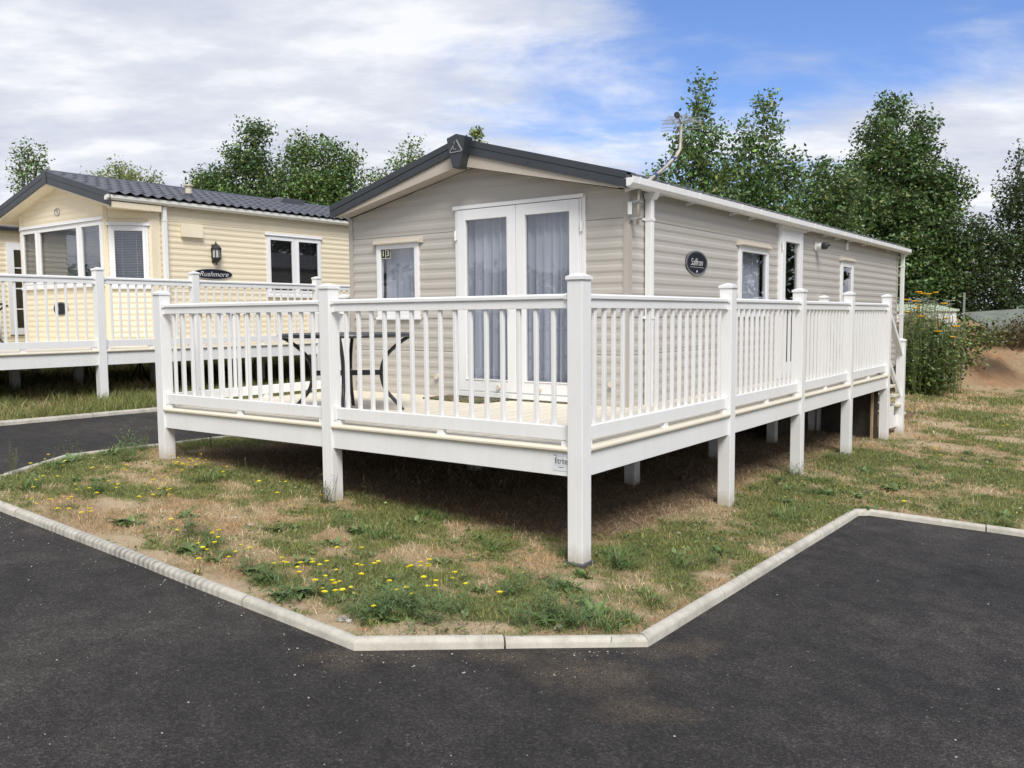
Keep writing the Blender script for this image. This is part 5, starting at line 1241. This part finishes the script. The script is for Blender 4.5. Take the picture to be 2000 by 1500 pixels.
def patch_grass(x0, x1, y0, y1, dens, hs, seed, w=.0035, cull=None):
    r = np.random.default_rng(seed); n = int((x1-x0)*(y1-y0)*dens)
    x = r.uniform(x0, x1, n); y = r.uniform(y0, y1, n); k = on_grass(x, y)
    if cull is not None: k &= cull(x, y)
    x, y = x[k], y[k]; g, s, d = masks(x, y); n1 = fbm(x*7, y*7, 3); n2 = fbm(x*22, y*22, 2)
    keep = r.random(len(x)) < np.clip(1.0+g*.5-s*1.25-d*.3+(n1-.5)*.8+(n2-.5)*.6, .06, 1)
    x, y, g, s, d, n1 = (q[keep] for q in (x, y, g, s, d, n1)); n = len(x)
    isg = r.random(n) < np.clip(g*1.55+(n1-.5)*.9-.02, 0, 1)*(1-d*.97)
    h = np.where(isg, hs*(.55+.9*r.random(n))*(.65+g*.9), hs*(.9+1.3*r.random(n)))*(1-.45*s)
    lean = np.where(isg, .85, 1.45)+.1*d
    gc = np.array([.235, .265, .095])*(1+.28*r.normal(size=(n, 1)))*np.where(r.random((n, 1)) < .25, np.array([1.35, 1.15, .95]), 1.0)
    sc = np.array([.66, .52, .32])*(1+.25*r.normal(size=(n, 1)))*np.where(fbm(x*2.7+9, y*2.7, 3)[:, None] > .52, np.array([[.80, .69, .60]]), 1.0)
    dc = np.array([.24, .165, .10])*(1+.4*r.normal(size=(n, 1)))
    c = np.where(isg[:, None], gc, sc*(1-d[:, None]*.8)+dc*d[:, None]*.8)
    return blades(x, y, h, w*(.7+.8*r.random(n)), lean, c, r)
def join(L):
    V = []; F = []; T = []; k = 0
    for v, f, t in L: V.append(v); F.append(f+k); T.append(t); k += len(v)
    return np.concatenate(V), np.concatenate(F), np.concatenate(T)
seen = lambda x, y: ((x-2.85)*.8074+(y+4.65)*.59 > -.68*((x-2.85)*-.589+(y+4.65)*.805)) & ((x-2.85)*.8074+(y+4.65)*.59 < .68*((x-2.85)*-.589+(y+4.65)*.805)+.4)
V, F, T = join([patch_grass(-5.4, 1.0, -1.9, 3.4, 9500, .027, 1, .0034, seen),
                patch_grass(-1.2, 6, 3.3, 9.5, 3600, .032, 2, .005, seen),
                patch_grass(-2.0, 4, 9.5, 20, 1000, .045, 3, .010, seen)])
g1 = tri_obj('grass', V, F, M['blade'], T); tag(g1, 'patchy green and straw dry grass on the lawn around the lodge', 'grass', kind='stuff')
V, F, T = join([patch_grass(-9.9, -7.6, -.6, 9, 2300, .11, 4, .006, seen), patch_grass(-16, -9.9, -1, 10, 380, .10, 5, .010, seen)])
g2_ = tri_obj('long_grass', V, F, M['blade'], T); tag(g2_, 'longer green grass under and beside the veranda of the cream caravan', 'grass', kind='stuff')
# low leafy ground cover between the blades
r = np.random.default_rng(61); n = 5200; x = r.uniform(-5.3, 5, n); y = r.uniform(-1.85, 9, n); k = on_grass(x, y) & seen(x, y); x, y = x[k], y[k]
g_, s_, d_ = masks(x, y); k = r.random(len(x)) < g_*1.1*(1-d_); x, y = x[k], y[k]; m_ = 11; x = np.repeat(x, m_)+r.normal(size=len(x)*m_)*.028; y = np.repeat(y, m_)+r.normal(size=len(y)*m_)*.028
k = on_grass(x, y); x, y = x[k], y[k]; P = np.stack([x, y, terrain(x, y)+.008+.03*r.random(len(x))], 1); V, F = leaf_arrays(P, .024, r, up=.8, asp=.6)
o = tri_obj('ground_cover', V, F, M['leaf'], tints(len(P), r, (.075, .105, .035), .3, 4)); tag(o, 'low clover-like leaves spread through the lawn', 'ground cover', kind='stuff')
# dead stalks and hay lying under the deck
def hay():
    r = np.random.default_rng(8); n = 30000
    x = r.uniform(-4.8, .12, n); y = r.uniform(-.1, 9, n); k = (on_grass(x, y)) & ((x > -1.7) | (y < 3.2)) & seen(x, y); x, y = x[k], y[k]
    g, s, d = masks(x, y); k = r.random(len(x)) < d; x, y = x[k], y[k]; n = len(x)
    h = .05+.13*r.random(n)**2; z = terrain(x, y); a = r.random(n)*2*PI; w = .001+.0014*r.random(n)
    ex = x+np.cos(a)*h; ey = y+np.sin(a)*h; ez = terrain(ex, ey)+.005+.035*r.random(n); z0 = z+.003+.02*r.random(n)
    nx, ny = -np.sin(a)*w, np.cos(a)*w
    P = np.stack([np.stack([x-nx, y-ny, z0], 1), np.stack([x+nx, y+ny, z0], 1), np.stack([(x+ex)/2+nx, (y+ey)/2+ny, (z0+ez)/2+.015], 1), np.stack([(x+ex)/2-nx, (y+ey)/2-ny, (z0+ez)/2+.015], 1), np.stack([ex, ey, ez], 1)], 1)
    i = np.arange(n)[:, None]*5; tri = np.concatenate([i+np.array([[0, 1, 2]]), i+np.array([[0, 2, 3]]), i+np.array([[3, 2, 4]])], 0)
    c = np.array([.50, .365, .235])*(1+.45*r.normal(size=(n, 1)))
    return P.reshape(-1, 3), tri, np.repeat(np.concatenate([np.clip(c, .02, .6), np.ones((n, 1))], 1), 5, 0)
V, F, T = hay(); o = tri_obj('dry_hay', V, F, M['blade'], T); tag(o, 'dead brown stalks lying on the shaded soil under the veranda', 'dead grass', kind='stuff')

# ---------------------------------------------------------------- weeds and flowers, one object each
def strip_leaf(V, F, T, o, az, el, L, w, bend, col, seg=4):
    """one curved blade-like leaf with a midrib fold"""
    k = len(V); d = Vector((math.cos(az), math.sin(az), 0)); sd_ = Vector((-d.y, d.x, 0)); p = Vector(o)
    for i in range(seg+1):
        t = i/seg; ww = w*math.sin(PI*min(1, .12+t*.86))**.8*.5
        e = el-bend*t; 
        if i: p = p+(d*math.cos(e)+Vector((0, 0, math.sin(e))))*(L/seg)
        V += [tuple(p-sd_*ww+Vector((0, 0, ww*.35))), tuple(p), tuple(p+sd_*ww+Vector((0, 0, ww*.35)))]; T += [col]*3
    for i in range(seg):
        a = k+i*3
        for j in (0, 1): F += [(a+j, a+j+1, a+j+4), (a+j, a+j+4, a+j+3)]
def weed_mesh(kind, seed):
    r = random.Random(seed); V = []; F = []; T = []
    def cv(b, v=.25): k = 1+r.gauss(0, v*.6); return (max(.01, b[0]*k), max(.01, b[1]*k), max(.01, b[2]*k), 1)
    if kind == 'l':
        for i in range(26):
            strip_leaf(V, F, T, (r.gauss(0, .022), r.gauss(0, .022), 0), r.uniform(0, 6.28), r.uniform(.1, 1.25), r.uniform(.05, .12), r.uniform(.022, .042), r.uniform(.2, 1.3), cv((.15, .225, .075)))
    elif kind == 'f':
        for i in range(26):
            az = r.uniform(0, 6.28); el = r.uniform(.5, 1.5); L = r.uniform(.08, .20); bx = r.gauss(0, .05); by = r.gauss(0, .05)
            d = Vector((math.cos(az)*math.cos(el), math.sin(az)*math.cos(el), math.sin(el)))
            for j in range(11):
                p = Vector((bx, by, 0))+d*L*(.1+.09*j)
                strip_leaf(V, F, T, p, r.uniform(0, 6.28), r.uniform(.1, 1.0), r.uniform(.018, .035), .007, .4, cv((.14, .21, .075)), 2)
    elif kind == 't':
        for i in range(120):
            s = r.random()
            strip_leaf(V, F, T, (r.gauss(0, .035), r.gauss(0, .035), -.005), r.uniform(0, 6.28), r.uniform(.6, 1.45), r.uniform(.06, .15), .0045, r.uniform(.3, 1.3), cv((.15, .23, .065)) if s < .85 else cv((.35, .27, .14)), 3)
    elif kind == 'd':
        for i in range(9):
            h = r.uniform(.12, .42); az = r.uniform(0, 6.28); p0 = Vector((r.gauss(0, .03), r.gauss(0, .03), 0))
            strip_leaf(V, F, T, p0, az, r.uniform(.9, 1.5), h, .006, .3, cv((.17, .12, .075)), 4)
            for j in range(7):
                p = p0+Vector((math.cos(az)*.12*j/7, math.sin(az)*.12*j/7, h*(.2+.1*j)))
                strip_leaf(V, F, T, p, r.uniform(0, 6.28), r.uniform(-.9, .2), r.uniform(.03, .06), .016, 1.2, cv((.16, .11, .07)), 2)
    elif kind == 's':
        for i in range(6):
            h = r.uniform(.12, .30); az = r.uniform(0, 6.28); p0 = Vector((r.gauss(0, .025), r.gauss(0, .025), 0))
            strip_leaf(V, F, T, p0, az, r.uniform(1.2, 1.5), h, .004, .2, cv((.13, .14, .06)), 4)
            for j in range(9):
                p = p0+Vector((math.cos(az)*.03*j/9, math.sin(az)*.03*j/9, h*(.25+.08*j)))
                strip_leaf(V, F, T, p, r.uniform(0, 6.28), r.uniform(.2, 1), r.uniform(.012, .028), .008, .3, cv((.14, .16, .07)), 2)
    me = bpy.data.meshes.new('weed'); me.from_pydata(V, [], F); me.update()
    at = me.color_attributes.new('tint', 'FLOAT_COLOR', 'POINT'); at.data.foreach_set('color', np.array(T, np.float32).ravel())
    me.materials.append(M['leaf']); return me
KINDS = {'l': ('dock_plant', 'low green weed with broad oval leaves on the lawn', 'weed', 'broad-leaved weeds on the lawn'),
         'f': ('mayweed', 'feathery fine-leaved green weed clump on the lawn', 'weed', 'feathery weeds on the lawn'),
         't': ('grass_tuft', 'dense bright green grass tuft standing taller than the lawn', 'grass tuft', 'grass tufts on the lawn'),
         'd': ('dead_weed', 'withered brown weed standing in the shade under the veranda', 'dead weed', 'withered weeds under the veranda'),
         's': ('seeding_stalk', 'thin upright weed stalks going to seed near the lawn edge', 'weed', 'seeding weed stalks at the lawn edge')}
proto = {(k, v): weed_mesh(k, hash_) for k, hs_ in (('l', (1, 2, 3)), ('f', (4, 5, 6)), ('t', (7, 8, 9)), ('d', (10, 11)), ('s', (12, 13))) for v, hash_ in enumerate(hs_)}
extra = []; re_ = random.Random(31)
while len(extra) < 75:
    cx_, cy_, ru_, rv_ = re_.choice(GREEN[:26]); x = cx_+re_.gauss(0, .75*ru_+.05); y = cy_+re_.gauss(0, .6*rv_+.05)
    if all(inside(np.array([x+ax]), np.array([y+ay]), P1i)[0] for ax in (-.13, .13) for ay in (-.13, .13)) and not (x < -.1 and y > .25): extra.append((re_.choice('fftll'), x, y, re_.uniform(.55, 1.0)))
allw = [(k_, x_, y_, s_*1.25) for k_, x_, y_, s_ in WEED]+extra+[('d', x, y, 1) for x, y in DEAD]+[('s', x, y, 1) for x, y in STALK]
cntk = {}
for i, (k, x, y, s) in enumerate(allw):
    nm, lb, ct, gp = KINDS[k]; nv = sum(1 for q in proto if q[0] == k)
    o = bpy.data.objects.new(nm, proto[(k, i % nv)]); COL.objects.link(o)
    o.location = (x, y, float(terrain(np.array([x]), np.array([y]))[0])); o.rotation_euler = (0, 0, rr.uniform(0, 6.28)); o.scale = (s*rr.uniform(.85, 1.15),)*3
    tag(o, lb, ct, gp)
# hawkbit flowers
def flower_proto(seed):
    r = random.Random(seed); h = r.uniform(.065, .11); lean = Vector((r.uniform(-.02, .02), r.uniform(-.02, .02), h))
    mb = MB(); mb.tube([(0, 0, 0), tuple(lean*.5+Vector((.004, 0, 0))), tuple(lean)], .0012, 4, False); me = bpy.data.meshes.new('stem')
    me.from_pydata(mb.v, [], mb.f); me.materials.append(M['stem'])
    mb = MB(); R0 = r.uniform(.012, .0165)
    for lay, (rr_, up_) in enumerate(((1, .15), (.72, .35), (.42, .6))):
        n = 14-lay*3
        for k in range(n):
            q = 2*PI*k/n+lay*.2; d = Vector((math.cos(q), math.sin(q), 0)); s_ = Vector((-d.y, d.x, 0))*.0022
            a = lean+d*.002; e = lean+d*R0*rr_+Vector((0, 0, R0*rr_*up_*.5+.001*lay)); mb.add([a-s_*.6, a+s_*.6, e+s_, e-s_], [(0, 1, 2, 3)])
    mb.lathe(tuple(lean), [(.002, -.008), (.0045, -.004), (.003, .001)], 6)
    m2 = bpy.data.meshes.new('flower_head'); m2.from_pydata(mb.v, [], mb.f); m2.materials.append(M['petal'])
    return me, m2
fps = [flower_proto(i) for i in range(5)]
for i, (x, y) in enumerate(FLOW):
    st, hd_ = fps[i % 5]; z = float(terrain(np.array([x]), np.array([y]))[0])
    o = bpy.data.objects.new('hawkbit_flower', st); COL.objects.link(o); o.location = (x, y, z); o.rotation_euler = (rr.uniform(-.1, .1), rr.uniform(-.1, .1), rr.uniform(0, 6.28))
    s = rr.uniform(.85, 1.25); o.scale = (s, s, s)
    if y > 3: o.scale = (1.6,)*3
    tag(o, 'single small yellow dandelion-like flower on a thin stem in the lawn', 'flower', 'yellow flowers on the lawn')
    c = bpy.data.objects.new('flower_head', hd_); COL.objects.link(c); c.parent = o
# stones, brick end, loose chippings
def pebble(mb, c, s, r):
    n = 6; pts = []
    for z, q in ((-.35, .6), (0, 1), (.35, .75), (.5, .3)):
        for k in range(n):
            a = 2*PI*k/n; j = r.uniform(.75, 1.2); pts.append((c[0]+math.cos(a)*s*q*j, c[1]+math.sin(a)*s*q*j*.8, c[2]+z*s))
    fs = []
    for i in range(3):
        for k in range(n): fs.append((i*n+k, i*n+(k+1) % n, (i+1)*n+(k+1) % n, (i+1)*n+k))
    fs.append(tuple(range(3*n, 4*n))); mb.add(pts, fs)
for i, (x, y) in enumerate([(-.414, -1.66), (-.349, -1.69), (-2.438, -.838), (-2.166, -.919), (-.40, -1.70), (.474, -1.0)]):
    mb = MB(); z = float(terrain(np.array([x]), np.array([y]))[0]); pebble(mb, (x, y, z+.008), .022, rr); o = build('stone', mb, M['stone'], None, at=(x, y, z)); tag(o, 'small pale stone lying in the lawn', 'stone', 'pale stones in the lawn')
mb = MB(); bx_, by_ = -.215, -1.70; z = float(GZ(bx_, by_)); mb.box(bx_-.034, bx_+.034, by_-.016, by_+.016, z-.01, z+.016); o = build('brick_fragment', mb, M['redbrick'], None, bevel=.006, at=(bx_, by_, z)); o.rotation_euler = (0, 0, .7); tag(o, 'small piece of red brick behind the kerb corner', 'brick')
mb = MB(); rg = random.Random(17)
for i in range(420):
    u = rg.random()
    if u < .45: x, y = rg.uniform(-3.6, 3.6), rg.uniform(-3.6, -1.95)
    elif u < .62: x = rg.uniform(-.2, 1.0); y = -1.95+(x+.126)-rg.random()**2*.4
    elif u < .8: x, y = rg.uniform(-4.4, .1), -1.90-rg.random()**2*.25
    else: x, y = rg.uniform(.97, 3.5), rg.uniform(-2, 3)
    if on_grass(np.array([x]), np.array([y]))[0]: continue
    pebble(mb, (x, y, float(GZ(x, y))-.019), rg.choice((.002, .003, .003, .004, .006)), rg)
o = build('chippings', mb, M['stone'], None); tag(o, 'loose pale chippings scattered on the asphalt', 'gravel', kind='stuff')
# hedge across the road behind the camera: what the glass reflects
r = np.random.default_rng(5); n = 15000
s_ = r.uniform(-26, 26, n); hh = r.random(n); P = np.stack([-22+s_*.86, -20-s_*.5, -.3+2.5*hh+fbm(s_*.4+50, s_*0+2, 3)*1.6*hh], 1)+r.normal(size=(n, 3))*np.array([.5, .5, .15])
V, F = leaf_arrays(P, .42, r); o = tri_obj('hedge', V, F, M['leaf'], tints(n, r, (.045, .075, .03), .3, 4)); tag(o, 'dark hedge across the road, seen only as a reflection in the french door glass', 'hedge')

r = np.random.default_rng(6); n = 17000
s_ = r.uniform(0, 1, n); hh = r.random(n); P = np.stack([3.6+s_*16, 24-s_*15, -1.2+5.6*hh+fbm(s_*9+50, s_*0+2, 3)*2.0*hh], 1)+r.normal(size=(n, 3))*np.array([.5, .5, .15])
V, F = leaf_arrays(P, .34, r); o = tri_obj('tree_row', V, F, M['leaf'], tints(n, r, (.035, .06, .024), .3, 4)); tag(o, 'row of trees beyond the right edge, seen only as a dark reflection in the side windows', 'tree row', kind='stuff')
# ---------------------------------------------------------------- sky, sun, camera
SUN_EL, SUN_AZ = 50, None
sun_dir = Vector((.72, -.62, 0)).normalized()*math.cos(R(SUN_EL))+Vector((0, 0, math.sin(R(SUN_EL))))
w = bpy.data.worlds.new('World'); scene.world = w; w.use_nodes = True; nt = w.node_tree; nt.nodes.clear()
out = nt.nodes.new('ShaderNodeOutputWorld'); bg = nt.nodes.new('ShaderNodeBackground'); bg.inputs[1].default_value = .12
sky = nt.nodes.new('ShaderNodeTexSky'); sky.sky_type = 'NISHITA'; sky.sun_disc = False
sky.sun_elevation = R(SUN_EL); sky.sun_rotation = math.atan2(sun_dir.x, sun_dir.y); sky.air_density = 1.0; sky.dust_density = .6; sky.ozone_density = 1.6
tc = nt.nodes.new('ShaderNodeTexCoord'); sp = nt.nodes.new('ShaderNodeSeparateXYZ'); nt.links.new(tc.outputs['Generated'], sp.inputs[0])
def mth(op, a, b=None, c=None):
    n_ = nt.nodes.new('ShaderNodeMath'); n_.operation = op
    for i, v in enumerate((a, b, c)):
        if v is None: continue
        if hasattr(v, 'links'): nt.links.new(v, n_.inputs[i])
        else: n_.inputs[i].default_value = v
    return n_.outputs[0]
zc = mth('MAXIMUM', sp.outputs[2], 0.0); den = mth('ADD', zc, .16)
# clouds lie in a flat layer: direction divided by height, axes turned to the streaks
ux_ = mth('DIVIDE', sp.outputs[0], den); uy_ = mth('DIVIDE', sp.outputs[1], den)
ca_, sa_ = math.cos(R(36)), math.sin(R(36))
cr = mth('ADD', mth('MULTIPLY', ux_, ca_), mth('MULTIPLY', uy_, sa_))      # across the view
cd = mth('ADD', mth('MULTIPLY', ux_, -sa_), mth('MULTIPLY', uy_, ca_))     # away
cb = nt.nodes.new('ShaderNodeCombineXYZ'); nt.links.new(mth('MULTIPLY', cr, .62), cb.inputs[0]); nt.links.new(mth('MULTIPLY', cd, .95), cb.inputs[1])
cb.inputs[2].default_value = 3.7
nz1 = nt.nodes.new('ShaderNodeTexNoise'); nz1.inputs['Scale'].default_value = 1.7; nz1.inputs['Detail'].default_value = 9; nz1.inputs['Roughness'].default_value = .60; nz1.inputs['Distortion'].default_value = .35
nt.links.new(cb.outputs[0], nz1.inputs['Vector'])
nz2 = nt.nodes.new('ShaderNodeTexNoise'); nz2.inputs['Scale'].default_value = .55; nz2.inputs['Detail'].default_value = 4
nt.links.new(cb.outputs[0], nz2.inputs['Vector'])
side_ = mth('ADD', mth('MULTIPLY', sp.outputs[0], ca_), mth('MULTIPLY', sp.outputs[1], sa_))
back_ = mth('MAXIMUM', mth('SUBTRACT', mth('MULTIPLY', sp.outputs[0], sa_), mth('MULTIPLY', sp.outputs[1], ca_)), 0.0)
bias = mth('ADD', mth('MINIMUM', mth('MAXIMUM', mth('SUBTRACT', .07, mth('MULTIPLY', side_, .62)), -.045), .30), mth('MULTIPLY', back_, .5))
low_ = mth('ADD', mth('MULTIPLY', mth('SUBTRACT', .30, mth('MINIMUM', zc, .30)), .8), mth('MULTIPLY', mth('SUBTRACT', .27, mth('MINIMUM', zc, .27)), mth('MULTIPLY', mth('MAXIMUM', mth('SUBTRACT', side_, .28), 0.0), 11.0)))
cov = mth('ADD', mth('ADD', mth('ADD', nz1.outputs[0], mth('MULTIPLY', nz2.outputs[0], .35)), bias), low_)
mr = nt.nodes.new('ShaderNodeMapRange'); mr.interpolation_type = 'SMOOTHSTEP'; mr.inputs[1].default_value = .60; mr.inputs[2].default_value = .92
nt.links.new(cov, mr.inputs[0])
# clouds: white with soft grey undersides
nz3 = nt.nodes.new('ShaderNodeTexNoise'); nz3.inputs['Scale'].default_value = 3.2; nz3.inputs['Detail'].default_value = 7; nz3.inputs['Roughness'].default_value = .6
nt.links.new(cb.outputs[0], nz3.inputs['Vector'])
cl = ramp(nt, [(.36, (2.95, 3.14, 3.70)), (.50, (3.50, 3.66, 4.06)), (.62, (4.4, 4.48, 4.68))], nz3.outputs[0])
skb = mixc(nt, 1.0, sky.outputs[0], (.50, .58, .79), 'MULTIPLY')
mxs = mixc(nt, mr.outputs[0], skb, cl.outputs[0])
nt.links.new(mxs, bg.inputs[0]); nt.links.new(bg.outputs[0], out.inputs[0])
su = bpy.data.lights.new('sun', 'SUN'); su.energy = 2.15; su.angle = R(26); su.color = (1, .965, .91)
so_ = bpy.data.objects.new('sun', su); COL.objects.link(so_); so_.rotation_euler = sun_dir.to_track_quat('Z', 'Y').to_euler()
cam = bpy.data.cameras.new('camera'); cam.sensor_width = 36; cam.lens = 30.3822; cam.clip_start = .05; cam.clip_end = 2000
co = bpy.data.objects.new('camera', cam); COL.objects.link(co)
RT = Vector((.8074129, .5899378, -.0076041)); UP = Vector((-.0397289, .0672249, .9969466)); FW = Vector((-.5886475, .8046454, -.0777157))
mt = Matrix.Identity(4)
for i in range(3): mt[i][0] = RT[i]; mt[i][1] = UP[i]; mt[i][2] = -FW[i]
mt.translation = Vector((2.8516324, -4.6472199, .8785245)); co.matrix_world = mt
scene.camera = co
scene.view_settings.view_transform = 'Standard'; scene.view_settings.look = 'None'; scene.view_settings.gamma = 1; scene.view_settings.exposure = .86
scene.render.engine = 'CYCLES'
src = bal_me['b']; bpy.data.objects.remove(src)
